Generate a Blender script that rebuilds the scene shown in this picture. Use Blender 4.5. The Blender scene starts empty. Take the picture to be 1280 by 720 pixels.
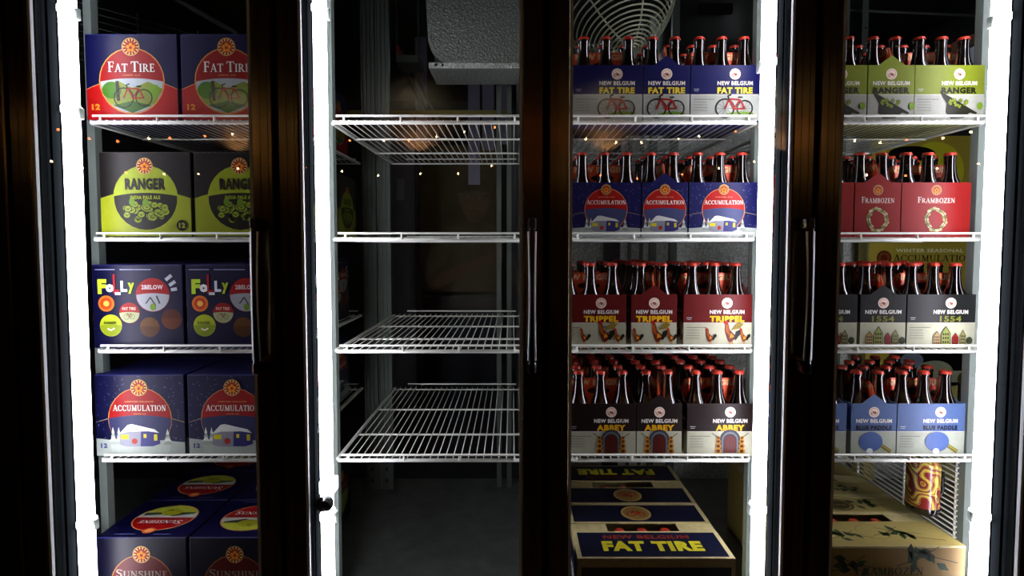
import bpy, bmesh, math, random
from math import pi, sin, cos, radians as R
from mathutils import Vector, Matrix
from mathutils.geometry import tessellate_polygon

random.seed(7)
SC = bpy.context.scene
COL = SC.collection
H = 1.30                      # eye height; cooler floor is a step above the shop floor
FLOOR = H - 1.045             # cooler floor

# ------------------------------------------------------------------ camera, world, exposure
cd = bpy.data.cameras.new('camera')
cam = bpy.data.objects.new('camera', cd); COL.objects.link(cam)
cam.location = (0, 0, H)
TILT = 2.5
cam.rotation_euler = (R(90 - TILT), 0, 0)
cd.sensor_width = 36.0
FPX = 640.0
cd.lens = 36.0 * FPX / 1280
cd.shift_y = -(55 - FPX * math.tan(R(TILT))) / 1280
cd.clip_start = 0.02
SC.camera = cam
w = bpy.data.worlds.new('world'); SC.world = w; w.use_nodes = True
w.node_tree.nodes['Background'].inputs[0].default_value = (0.9, 0.75, 0.6, 1)
w.node_tree.nodes['Background'].inputs[1].default_value = 0.002
SC.view_settings.view_transform = 'Standard'
SC.view_settings.look = 'None'
SC.view_settings.exposure = 0.0
SC.view_settings.gamma = 1.0
SC.view_settings.use_curve_mapping = False
try:
    SC.cycles.max_bounces = 8; SC.cycles.diffuse_bounces = 3; SC.cycles.glossy_bounces = 3
    SC.cycles.transparent_max_bounces = 12; SC.cycles.sample_clamp_indirect = 4.0
    SC.cycles.caustics_reflective = False; SC.cycles.caustics_refractive = False
except Exception: pass
LAMP = 26.0                   # strip light luminance
MX = [-1.177, -0.552, 0.08, 0.712, 1.287]      # door mullions
DY = 1.205                    # front face of the doors

# ------------------------------------------------------------------ materials
def srgb(c):
    if isinstance(c, str):
        c = [int(c[i:i+2], 16) / 255 for i in (0, 2, 4)]
    return tuple(x / 12.92 if x <= .04045 else ((x + .055) / 1.055) ** 2.4 for x in c)

def mat(name, col, rough=.5, metal=0, spec=.5, coat=0, noise=0, nscale=30, bump=0, bscale=200, stretch=None, emit=0, vor=False):
    m = bpy.data.materials.new(name); m.use_nodes = True
    nt = m.node_tree; b = nt.nodes['Principled BSDF']
    c = srgb(col)
    b.inputs['Base Color'].default_value = (*c, 1)
    b.inputs['Roughness'].default_value = rough
    b.inputs['Metallic'].default_value = metal
    b.inputs['Specular IOR Level'].default_value = spec
    b.inputs['Coat Weight'].default_value = coat
    if emit:
        b.inputs['Emission Color'].default_value = (*c, 1)
        b.inputs['Emission Strength'].default_value = emit
    if noise or bump:
        tc = nt.nodes.new('ShaderNodeTexCoord'); mp = nt.nodes.new('ShaderNodeMapping')
        nt.links.new(tc.outputs['Object'], mp.inputs[0])
        if stretch: mp.inputs['Scale'].default_value = stretch
    if noise:
        n = nt.nodes.new('ShaderNodeTexNoise'); n.inputs['Scale'].default_value = nscale; n.inputs['Detail'].default_value = 4
        nt.links.new(mp.outputs[0], n.inputs['Vector'])
        r = nt.nodes.new('ShaderNodeValToRGB')
        r.color_ramp.elements[0].position = .3; r.color_ramp.elements[1].position = .7
        r.color_ramp.elements[0].color = (*[x * (1 - noise) for x in c], 1)
        r.color_ramp.elements[1].color = (*[min(1, x * (1 + noise)) for x in c], 1)
        nt.links.new(n.outputs['Fac'], r.inputs[0]); nt.links.new(r.outputs[0], b.inputs['Base Color'])
    if bump:
        if vor:
            n = nt.nodes.new('ShaderNodeTexVoronoi'); n.inputs['Scale'].default_value = bscale; out = n.outputs['Distance']
        else:
            n = nt.nodes.new('ShaderNodeTexNoise'); n.inputs['Scale'].default_value = bscale; out = n.outputs['Fac']
        nt.links.new(mp.outputs[0], n.inputs['Vector'])
        bp = nt.nodes.new('ShaderNodeBump'); bp.inputs['Strength'].default_value = bump; bp.inputs['Distance'].default_value = .002
        nt.links.new(out, bp.inputs['Height']); nt.links.new(bp.outputs[0], b.inputs['Normal'])
    return m

M = {}
M['bronze'] = mat('bronze', '574b32', .17, .85, noise=.25, nscale=60, stretch=(1, 1, .02))
M['black'] = mat('black', '0b0c0c', .45)
M['mullion'] = mat('mullion', '101314', .9, spec=0)
M['gasket'] = mat('gasket', '14181a', .9, spec=0)
M['spacer'] = mat('spacer', 'c4cccb', .5, spec=.3)
M['handle'] = mat('handle', '050505', .18, coat=.6)
M['chrome'] = mat('chrome', 'f0f0f0', .3, 1)
M['lampbody'] = mat('lampbody', 'dfe5df', .4)
M['lamp'] = mat('lamp', 'f4f0ff', .5, emit=LAMP)
M['post'] = mat('post', '5f6a62', .42, .5, noise=.12, nscale=14, stretch=(1, 1, .2))
M['frontpost'] = mat('frontpost', '727d75', .45, .4, noise=.12, nscale=14, stretch=(1, 1, .2))
M['wire'] = mat('wire', 'f0f4e8', .3, coat=.3)
M['housing'] = mat('housing', '8d968e', .4, .7, noise=.35, nscale=110, bump=1.0, bscale=150, vor=True)
M['stucco'] = mat('stucco', 'c6cec4', .4, .4, noise=.35, nscale=110, bump=1.0, bscale=150, vor=True)
M['floor'] = mat('floor', '4a4f4b', .38, noise=.3, nscale=18, bump=.3, bscale=120)
M['darkwall'] = mat('darkwall', '1d1f20', .6, noise=.25, nscale=5)
M['ceil'] = mat('ceil', '2c332f', .5, .3, noise=.2, nscale=8)
M['greydoor'] = mat('greydoor', '8d959c', .6, noise=.12, nscale=6)
M['browndoor'] = mat('browndoor', '5a4c26', .6, noise=.2, nscale=6)
M['plate'] = mat('plate', 'b9bdc0', .5)
M['card'] = mat('card', 'b6aa74', .7, noise=.12, nscale=90)
M['board'] = mat('board', 'b5ab5a', .6, noise=.1, nscale=8)
M['kraft'] = mat('kraft', '6b4a2e', .8, noise=.15, nscale=60)
M['bottle'] = mat('bottle', '0c0502', .05, spec=1.0)
M['cap'] = mat('cap', 'b8321f', .35, .1)
M['orange'] = mat('orange', 'e04a1c', .45)
M['shopfloor'] = mat('shopfloor', '3a3029', .4, noise=.2, nscale=6)
M['shopwall'] = mat('shopwall', '6b4c30', .7, noise=.2, nscale=4)
M['cord'] = mat('cord', '10140f', .6)
M['bulb'] = mat('bulb', 'ffd9a0', .3, emit=55)
M['bulbred'] = mat('bulbred', 'ff7a3c', .3, emit=40)
M['pendant'] = mat('pendant', 'ff8a30', .5, emit=7)
M['fan'] = mat('fan', 'd0d8b8', .35, .2)
M['skin'] = mat('skin', 'b98a6a', .5, noise=.08, nscale=20)
M['shirt'] = mat('shirt', '8c8468', .9, noise=.25, nscale=14)
M['jeans'] = mat('jeans', '27303f', .9, noise=.15, nscale=80)
M['capcloth'] = mat('capcloth', '2a241c', .9)
M['brim'] = mat('brim', '9c9484', .9)
M['blue'] = mat('blue', 'c0d0e4', .5)

def clip_mat():                      # thin milky plastic, lit through from the lamp behind it
    m = mat('clip_plastic', 'eef4ee', .4); nt = m.node_tree; b = nt.nodes['Principled BSDF']
    t = nt.nodes.new('ShaderNodeBsdfTranslucent'); t.inputs[0].default_value = (.8, .86, .82, 1); mx = nt.nodes.new('ShaderNodeMixShader'); mx.inputs[0].default_value = .35
    nt.links.new(b.outputs[0], mx.inputs[1]); nt.links.new(t.outputs[0], mx.inputs[2]); nt.links.new(mx.outputs[0], nt.nodes['Material Output'].inputs[0]); return m
M['clip'] = clip_mat()
def glass():
    m = bpy.data.materials.new('pane_glass'); m.use_nodes = True
    nt = m.node_tree; nt.nodes.remove(nt.nodes['Principled BSDF'])
    out = nt.nodes['Material Output']
    t = nt.nodes.new('ShaderNodeBsdfTransparent'); t.inputs[0].default_value = (.985, .99, .985, 1)
    g = nt.nodes.new('ShaderNodeBsdfGlossy'); g.inputs['Roughness'].default_value = 0.0
    lw = nt.nodes.new('ShaderNodeLayerWeight'); lw.inputs[0].default_value = .5
    p = nt.nodes.new('ShaderNodeMath'); p.operation = 'POWER'; p.inputs[1].default_value = 5
    q = nt.nodes.new('ShaderNodeMath'); q.operation = 'MULTIPLY_ADD'; q.inputs[1].default_value = .9; q.inputs[2].default_value = .04
    mx = nt.nodes.new('ShaderNodeMixShader')
    nt.links.new(lw.outputs['Facing'], p.inputs[0]); nt.links.new(p.outputs[0], q.inputs[0])
    nt.links.new(q.outputs[0], mx.inputs[0]); nt.links.new(t.outputs[0], mx.inputs[1]); nt.links.new(g.outputs[0], mx.inputs[2])
    nt.links.new(mx.outputs[0], out.inputs[0])
    return m
M['glass'] = glass()

def print_mat():                     # flat print: colour of each printed shape comes from the mesh's own colour attribute
    m = bpy.data.materials.new('printed_card'); m.use_nodes = True
    nt = m.node_tree; b = nt.nodes['Principled BSDF']
    a = nt.nodes.new('ShaderNodeAttribute'); a.attribute_name = 'ink'
    n = nt.nodes.new('ShaderNodeTexNoise'); n.inputs['Scale'].default_value = 90
    mx = nt.nodes.new('ShaderNodeMixRGB'); mx.blend_type = 'MULTIPLY'; mx.inputs[0].default_value = .18
    tc = nt.nodes.new('ShaderNodeTexCoord')
    nt.links.new(tc.outputs['Object'], n.inputs['Vector'])
    nt.links.new(a.outputs['Color'], mx.inputs[1]); nt.links.new(n.outputs['Fac'], mx.inputs[2])
    nt.links.new(mx.outputs[0], b.inputs['Base Color'])
    b.inputs['Roughness'].default_value = .45
    b.inputs['Specular IOR Level'].default_value = .2
    return m
M['print'] = print_mat()

# ------------------------------------------------------------------ mesh builder
class MB:
    def __init__(s): s.v = []; s.f = []; s.sm = []
    def add(s, vs, fs, smooth=False):
        o = len(s.v); s.v += [tuple(v) for v in vs]
        for f in fs: s.f.append([i + o for i in f]); s.sm.append(smooth)
        return s
    def box(s, x0, x1, y0, y1, z0, z1):
        vs = [(x, y, z) for z in (z0, z1) for y in (y0, y1) for x in (x0, x1)]
        return s.add(vs, [(0, 2, 3, 1), (4, 5, 7, 6), (0, 1, 5, 4), (2, 6, 7, 3), (0, 4, 6, 2), (1, 3, 7, 5)])
    def bbox(s, x0, x1, y0, y1, z0, z1, b=.002):            # box with bevelled edges
        bm = bmesh.new(); bmesh.ops.create_cube(bm, size=1)
        for v in bm.verts:
            v.co = Vector(((x0 + x1) / 2 + v.co.x * (x1 - x0), (y0 + y1) / 2 + v.co.y * (y1 - y0), (z0 + z1) / 2 + v.co.z * (z1 - z0)))
        bmesh.ops.bevel(bm, geom=list(bm.edges), offset=b, segments=1, affect='EDGES')
        bm.verts.index_update()
        s.add([v.co[:] for v in bm.verts], [[v.index for v in f.verts] for f in bm.faces]); bm.free(); return s
    def prism(s, pts, y0, y1):                               # outline in x,z swept along y
        n = len(pts)
        vs = [(x, y0, z) for x, z in pts] + [(x, y1, z) for x, z in pts]
        tri = tessellate_polygon([[Vector((x, z, 0)) for x, z in pts]])
        fs = [t for t in tri] + [tuple(i + n for i in reversed(t)) for t in tri]
        fs += [(i, (i + 1) % n, (i + 1) % n + n, i + n) for i in range(n)]
        return s.add(vs, fs)
    def prism_z(s, pts, z0, z1):                             # outline in x,y swept along z
        n = len(pts)
        vs = [(x, y, z0) for x, y in pts] + [(x, y, z1) for x, y in pts]
        tri = tessellate_polygon([[Vector((x, y, 0)) for x, y in pts]])
        fs = [tuple(reversed(t)) for t in tri] + [tuple(i + n for i in t) for t in tri]
        fs += [(i, (i + 1) % n, (i + 1) % n + n, i + n) for i in range(n)]
        return s.add(vs, fs)
    def tube(s, pts, r, n=6, closed=False):
        pts = [Vector(p) for p in pts]; k = len(pts)
        rr = r if isinstance(r, (list, tuple)) else [r] * k
        up = None; rings = []
        for i, p in enumerate(pts):
            if closed: d = pts[(i + 1) % k] - pts[i - 1]
            else: d = pts[min(i + 1, k - 1)] - pts[max(i - 1, 0)]
            d.normalize()
            if up is None: up = Vector((0, 0, 1)) if abs(d.z) < .9 else Vector((1, 0, 0))
            a = d.cross(up)
            if a.length < 1e-5: a = d.cross(Vector((0, 1, 0)))
            a.normalize(); b = a.cross(d); up = b
            rings.append([p + a * cos(2 * pi * j / n) * rr[i] + b * sin(2 * pi * j / n) * rr[i] for j in range(n)])
        vs = [v for ring in rings for v in ring]; fs = []
        for i in range(k if closed else k - 1):
            i2 = (i + 1) % k
            for j in range(n): fs.append((i * n + j, i * n + (j + 1) % n, i2 * n + (j + 1) % n, i2 * n + j))
        s.add(vs, fs, True)
        if not closed:
            s.add(rings[0], [tuple(range(n))]); s.add(rings[-1], [tuple(reversed(range(n)))])
        return s
    def lathe(s, prof, n=20, c=(0, 0, 0), flute=0):
        vs = []; fs = []; k = len(prof)
        for r, z in prof:
            for j in range(n):
                rr = r * (1 + (flute if j % 2 else 0))
                vs.append((c[0] + rr * cos(2 * pi * j / n), c[1] + rr * sin(2 * pi * j / n), c[2] + z))
        for i in range(k - 1):
            for j in range(n): fs.append((i * n + j, i * n + (j + 1) % n, (i + 1) * n + (j + 1) % n, (i + 1) * n + j))
        s.add(vs, fs, True)
        s.add([vs[j] for j in range(n)], [tuple(reversed(range(n)))]); s.add([vs[(k - 1) * n + j] for j in range(n)], [tuple(range(n))])
        return s
    def mesh(s, name, m):
        me = bpy.data.meshes.new(name); me.from_pydata(s.v, [], s.f)
        me.polygons.foreach_set('use_smooth', s.sm)
        if m: me.materials.append(M[m] if isinstance(m, str) else m)
        me.update(); return me
    def obj(s, name, m, parent=None, loc=None): return link(name, s.mesh(name, m), parent, loc)

def link(name, me, parent=None, loc=None, rot=None):
    o = bpy.data.objects.new(name, me); COL.objects.link(o)
    if parent is not None: o.parent = parent
    if loc: o.location = loc
    if rot: o.rotation_euler = rot
    return o
def tag(o, label=None, cat=None, group=None, kind=None):
    for k, v in (('label', label), ('category', cat), ('group', group), ('kind', kind)):
        if v: o[k] = v
    return o
def thing(name, loc, label, cat, group=None, rz=0):
    o = link(name, None, None, loc, (0, 0, rz)); return tag(o, label, cat, group)
def struct(o): o['kind'] = 'structure'; return o
KIDS = {}
def copy_tree(o, parent=None):
    c = o.copy(); COL.objects.link(c); c.parent = parent
    for ch in o.children: copy_tree(ch, c)
    return c

# ------------------------------------------------------------------ flat artwork
_tc = {}
def sans(t, bold=.0):
    if (t, bold) in _tc: return _tc[(t, bold)]
    cu = bpy.data.curves.new('t', 'FONT'); cu.body = t; cu.size = 1; cu.offset = bold; cu.resolution_u = 2
    cu.space_character = 1.06 + bold
    o = bpy.data.objects.new('t', cu); COL.objects.link(o)
    dg = bpy.context.evaluated_depsgraph_get(); dg.update()
    me = o.evaluated_get(dg).to_mesh()
    vs = [(v.co.x, v.co.y) for v in me.vertices]; fs = [list(p.vertices) for p in me.polygons]
    o.to_mesh_clear(); bpy.data.objects.remove(o); bpy.data.curves.remove(cu)
    _tc[(t, bold)] = norm(vs, fs); return _tc[(t, bold)]
def norm(vs, fs):
    x0 = min(v[0] for v in vs); x1 = max(v[0] for v in vs); y0 = min(v[1] for v in vs); y1 = max(v[1] for v in vs)
    return [((v[0] - x0) / (x1 - x0), (v[1] - y0) / (y1 - y0)) for v in vs], fs

def _line(x0, y0, x1, y1, t):
    d = Vector((x1 - x0, y1 - y0)).normalized(); n = Vector((-d.y, d.x)) * t / 2
    return [(x0 + n.x, y0 + n.y), (x0 - n.x, y0 - n.y), (x1 - n.x, y1 - n.y), (x1 + n.x, y1 + n.y)]
def _arc(cx, cy, rx, ry, a0, a1, tv, th, n=12):
    o = []; i = []
    for k in range(n + 1):
        a = R(a0 + (a1 - a0) * k / n)
        o.append((cx + rx * cos(a), cy + ry * sin(a))); i.append((cx + (rx - tv) * cos(a), cy + (ry - th) * sin(a)))
    return [[o[k], o[k + 1], i[k + 1], i[k]] for k in range(n)]
B, T_ = .17, .07
def _sf(x, y, l=.34): return _line(x - l / 2, y, x + l / 2, y, .06)
def _stem(x): return [_line(x, 0, x, 1, B), _sf(x, .03), _sf(x, .97)]
SERIF = {
 'I': (.36, _stem(.18)),
 'T': (.8, [_line(.4, 0, .4, 1, B), _sf(.4, .03), _line(.02, .96, .78, .96, .08), _line(.05, 1, .05, .76, .06), _line(.75, 1, .75, .76, .06)]),
 'L': (.7, _stem(.2) + [_line(.1, .04, .66, .04, .08), _line(.64, 0, .64, .26, .06)]),
 'E': (.7, _stem(.2) + [_line(.1, .04, .64, .04, .08), _line(.1, .96, .6, .96, .08), _line(.2, .52, .5, .52, .07), _line(.63, 0, .63, .24, .06), _line(.59, 1, .59, .78, .06), _line(.5, .4, .5, .64, .05)]),
 'F': (.66, _stem(.2) + [_line(.1, .96, .6, .96, .08), _line(.2, .52, .5, .52, .07), _line(.59, 1, .59, .76, .06), _line(.5, .4, .5, .64, .05)]),
 'H': (.86, _stem(.18) + _stem(.68) + [_line(.18, .52, .68, .52, .07)]),
 'A': (.84, [_line(.12, 0, .42, 1, T_), _line(.72, 0, .42, 1, B), _line(.22, .34, .62, .34, .06), _sf(.12, .03, .26), _sf(.72, .03, .3)]),
 'M': (1.04, [_line(.14, 0, .2, 1, T_), _line(.2, 1, .52, .05, B), _line(.52, .05, .84, 1, T_), _line(.84, 0, .84, 1, B), _sf(.14, .03, .28), _sf(.86, .03), _sf(.14, .97, .2), _sf(.86, .97, .24)]),
 'N': (.88, [_line(.16, 0, .16, 1, T_), _line(.14, 1, .7, .02, B), _line(.7, 0, .7, 1, T_), _sf(.16, .03, .28), _sf(.12, .97, .24), _sf(.7, .97, .28)]),
 'U': (.88, [_line(.18, .34, .18, 1, B), _line(.7, .34, .7, 1, T_), _sf(.18, .97), _sf(.7, .97, .28)] + _arc(.42, .35, .325, .35, 180, 360, .12, .09)),
 'O': (.9, _arc(.44, .5, .42, .51, 0, 360, B, .07, 22)),
 'C': (.84, _arc(.46, .5, .43, .51, 42, 318, B, .07, 18) + [_line(.77, .97, .77, .68, .06), _line(.77, .3, .77, .1, .05)]),
 'R': (.84, _stem(.2) + _arc(.34, .74, .33, .25, -90, 90, .16, .07) + [_line(.2, .965, .36, .965, .07), _line(.2, .52, .36, .52, .07), _line(.38, .5, .74, .03, B), _sf(.76, .03, .2)]),
 'B': (.78, _stem(.2) + _arc(.34, .75, .3, .24, -90, 90, .15, .07) + _arc(.36, .28, .35, .28, -90, 90, .16, .07) + [_line(.2, .965, .36, .965, .07), _line(.2, .53, .38, .53, .07), _line(.2, .035, .38, .035, .07)]),
 'Z': (.74, [_line(.04, .96, .68, .96, .08), _line(.04, .04, .7, .04, .08), _line(.62, .97, .12, .03, B), _line(.07, 1, .07, .76, .06), _line(.67, 0, .67, .24, .06)]),
 'S': (.66, _arc(.32, .74, .27, .26, 20, 250, .15, .08) + _arc(.32, .27, .28, .27, -160, 80, .15, .08) + [_line(.58, .98, .58, .72, .05), _line(.07, .02, .07, .28, .05)] + [_line(.2, .6, .46, .44, .16)]),
 'D': (.86, _stem(.2) + _arc(.34, .5, .44, .5, -90, 90, B, .07, 14)),
}
def serif(t, big=None):
    big = big or (1.06 if t == 'ACCUMULATION' else 1.28)
    if ('s', t) in _tc: return _tc[('s', t)]
    vs = []; fs = []; x = 0; first = True
    for ch in t:
        if ch == ' ': x += .34; first = True; continue
        wd, polys = SERIF[ch]; k = big if first else 1; first = False
        for p in polys:
            o = len(vs); vs += [(x + a * k, b * k) for a, b in p]; fs.append(list(range(o, o + len(p))))
        x += wd * k + .05
    _tc[('s', t)] = norm(vs, fs); return _tc[('s', t)]

class Art:
    """Flat print on a card face. Coordinates in metres, u right, v up; every call is one layer proud of the last."""
    def __init__(s): s.parts = {}; s.n = 0; s.cur = 'panel'
    def on(s, name): s.cur = name; return s
    def raw(s, vs, fs, col):
        s.n += 1; p = s.parts.setdefault(s.cur, ([], [], []))
        o = len(p[0]); y = -.0004 - .00005 * s.n
        p[0].extend((u, y, v) for u, v in vs)
        c = (*[x ** 1.42 for x in srgb(col)], 1)
        for f in fs: p[1].append([i + o for i in f]); p[2].append(c)
    def poly(s, pts, col):
        tri = tessellate_polygon([[Vector((u, v, 0)) for u, v in pts]]); s.raw(pts, tri, col)
    def polys(s, ps, col):
        vs = []; fs = []
        for p in ps:
            o = len(vs); vs += p; fs += [[i + o for i in t] for t in (tessellate_polygon([[Vector((u, v, 0)) for u, v in p]]))]
        s.raw(vs, fs, col)
    def rect(s, x0, y0, x1, y1, col): s.raw([(x0, y0), (x1, y0), (x1, y1), (x0, y1)], [(0, 1, 2, 3)], col)
    def ell(s, cx, cy, rx, ry, col, n=28, a0=0, a1=360):
        s.poly([(cx + rx * cos(R(a0 + (a1 - a0) * k / n)), cy + ry * sin(R(a0 + (a1 - a0) * k / n))) for k in range(n + (a1 - a0 < 360))], col)
    def ring(s, cx, cy, r, t, col, n=28, ry=None): s.polys(_arc(cx, cy, r, ry or r, 0, 360, t, t, n), col)
    def line(s, pts, t, col): s.polys([_line(*a, *b, t) for a, b in zip(pts, pts[1:])], col)
    def text(s, t, cx, cy, wd, ht, col, bold=.03, ser=False):
        vs, fs = serif(t) if ser else sans(t, bold)
        s.raw([(cx + (u - .5) * wd, cy + (v - .5) * ht) for u, v in vs], fs, col)
    def meshes(s):
        out = {}
        for k, (v, f, c) in s.parts.items():
            me = bpy.data.meshes.new(k); me.from_pydata(v, [], f); me.materials.append(M['print'])
            at = me.color_attributes.new('ink', 'FLOAT_COLOR', 'CORNER')
            i = 0
            for p, cc in zip(me.polygons, c):
                for _ in p.vertices: at.data[i].color = cc; i += 1
            me.update(); out[k] = me
        return out

def under_arch(cx, cy, r, yl, sag, k=14):      # part of a disc below an arched line
    pts = []
    a = math.asin(max(-1, min(1, (yl - cy) / r)))
    for i in range(k + 1): t = (pi - a) + (2 * a + pi) * i / k; pts.append((cx + r * cos(t), cy + r * sin(t)))
    x1 = r * cos(a)
    for i in range(1, k): u = 1 - 2 * i / k; pts.append((cx + x1 * u, yl + sag * (1 - u * u)))
    return pts
def emblem(a, cx, cy, r, style):
    a.on('emblem')
    if style == 'gold':
        a.ell(cx, cy, r, r, 'd9c08a'); a.ell(cx, cy, r * .93, r * .93, 'a5451f')
        a.polys([[(cx + r * .88 * cos(t - .1), cy + r * .88 * sin(t - .1)), (cx + r * .88 * cos(t + .1), cy + r * .88 * sin(t + .1)), (cx + r * .55 * cos(t), cy + r * .55 * sin(t))] for t in [i * pi / 7 for i in range(14)]], 'e8d49a')
        a.polys([[(cx + r * (.34 * cos(t) + .2 * cos(u)), cy + r * (.34 * sin(t) - .1 + .2 * sin(u))) for u in [j * pi / 4 for j in range(8)]] for t in [i * pi * 2 / 5 + .3 for i in range(5)]], 'e9a52a')
        a.ell(cx, cy - r * .08, r * .16, r * .16, 'a5371c')
    else:
        a.ell(cx, cy, r, r, 'f0e6da'); a.ell(cx, cy, r * .8, r * .8, 'd8a08a'); a.ell(cx, cy, r * .7, r * .7, 'f2e4d4')
        bike(a, cx, cy - r * .1, r * 1.05, '9c3a22', '9c3a22', thin=r * .1)
def bike(a, cx, cy, w_, frame, tyre, thin=None, spokes=False):
    r = w_ * .24; t = thin or w_ * .03
    xl, xr = cx - w_ * .28, cx + w_ * .28; b = cy - w_ * .08
    for x, k in ((xl, 1.18), (xr, 1.0)):
        a.ring(x, b, r * k, t, tyre, 20)
        if spokes: a.polys([_line(x, b, x + r * k * cos(q), b + r * k * sin(q), t * .25) for q in [i * pi / 5 for i in range(10)]], '777777')
    top = b + w_ * .26
    a.line([(xl, b), (xl + w_ * .12, top), (cx - w_ * .02, b - w_ * .02), (xr, b), (xr - w_ * .14, top - w_ * .02), (xl + w_ * .14, top)], t * 1.2, frame)
    a.line([(xr - w_ * .14, top - w_ * .02), (cx - w_ * .02, b)], t, frame)
    a.line([(xl + w_ * .11, top), (xl + w_ * .08, top + w_ * .09), (xl + w_ * .18, top + w_ * .12)], t, tyre)
    a.ell(xr - w_ * .13, top + w_ * .05, w_ * .08, w_ * .025, '1c1c1c', 12)
def tree(a, cx, y, w_, h_, col, snow=None):
    for i in range(4):
        f = 1 - i * .22; yy = y + h_ * i * .22
        a.poly([(cx - w_ * f / 2, yy), (cx + w_ * f / 2, yy), (cx, yy + h_ * .36)], snow if snow and i % 2 else col)
def trailer(a, cx, y, w_):                   # snowy caravan scene
    h_ = w_ * .42
    for dx in (-.66, -.52): tree(a, cx + dx * w_, y + h_ * .1, w_ * .2, h_ * 1.0, 'aeb8ae', 'dfe3dc')
    tree(a, cx + .66 * w_, y + h_ * .1, w_ * .24, h_ * .9, 'a5aFA5'.lower(), 'd5dad2')
    body = [(cx - .5 * w_, y + .1 * h_), (cx - .5 * w_, y + .6 * h_), (cx - .42 * w_, y + .9 * h_), (cx - .2 * w_, y + h_), (cx + .3 * w_, y + .95 * h_), (cx + .45 * w_, y + .7 * h_), (cx + .48 * w_, y + .15 * h_), (cx + .3 * w_, y), (cx - .35 * w_, y - .02 * h_)]
    a.poly(body, 'a2a4ae'); a.poly([(cx, y), (cx + .02 * w_, y + .94 * h_), (cx + .3 * w_, y + .95 * h_), (cx + .45 * w_, y + .7 * h_), (cx + .48 * w_, y + .15 * h_), (cx + .3 * w_, y)], '50508a')
    a.poly([(cx - .52 * w_, y + .7 * h_), (cx - .3 * w_, y + 1.25 * h_), (cx - .2 * w_, y + 1.3 * h_), (cx + .35 * w_, y + 1.0 * h_), (cx + .46 * w_, y + .78 * h_), (cx + .2 * w_, y + .88 * h_), (cx - .3 * w_, y + .86 * h_)], 'e4e6e0')
    a.rect(cx - .47 * w_, y + .42 * h_, cx - .28 * w_, y + .68 * h_, 'e0d53a')
    a.rect(cx + .08 * w_, y + .5 * h_, cx + .15 * w_, y + .72 * h_, 'd8cf3c'); a.rect(cx + .33 * w_, y + .34 * h_, cx + .41 * w_, y + .7 * h_, 'd8cf3c')
    a.ell(cx - .14 * w_, y + .3 * h_, w_ * .07, w_ * .07, 'b5492e', 14)
def snowflakes(a, x0, y0, x1, y1, n, seed=1, s=.0009):
    rr = random.Random(seed)
    a.polys([[(x - s, y - s), (x + s, y - s), (x + s, y + s), (x - s, y + s)] for x, y in [(rr.uniform(x0, x1), rr.uniform(y0, y1)) for _ in range(n)]], '9aa0c8')
def hops(a, cx, cy, w_, n, seed=3, c1='a2b03c', c2='2f4412'):
    rr = random.Random(seed)
    el = lambda x, y, rx, ry, k=10: [(x + rx * cos(2 * pi * i / k), y + ry * sin(2 * pi * i / k)) for i in range(k)]
    cs = []
    for i in range(n):
        u = rr.uniform(-1, 1); v = rr.uniform(-.5, .5) * (1 - abs(u) * .5)
        cs.append((cx + u * w_ * .42, cy + v * w_ * .42, w_ * rr.uniform(.06, .09)))
    for b in range(4):
        g = cs[b::4]
        a.polys([el(x, y, r * 1.12, r) for x, y, r in g], c2); a.polys([el(x, y, r * .9, r * .78) for x, y, r in g], c1)
        a.polys([_line(x - r * .7 * q, y + r * .3, x, y - r * .35, r * .13) for x, y, r in g for q in (-1, 0, 1)], c2)

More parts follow.
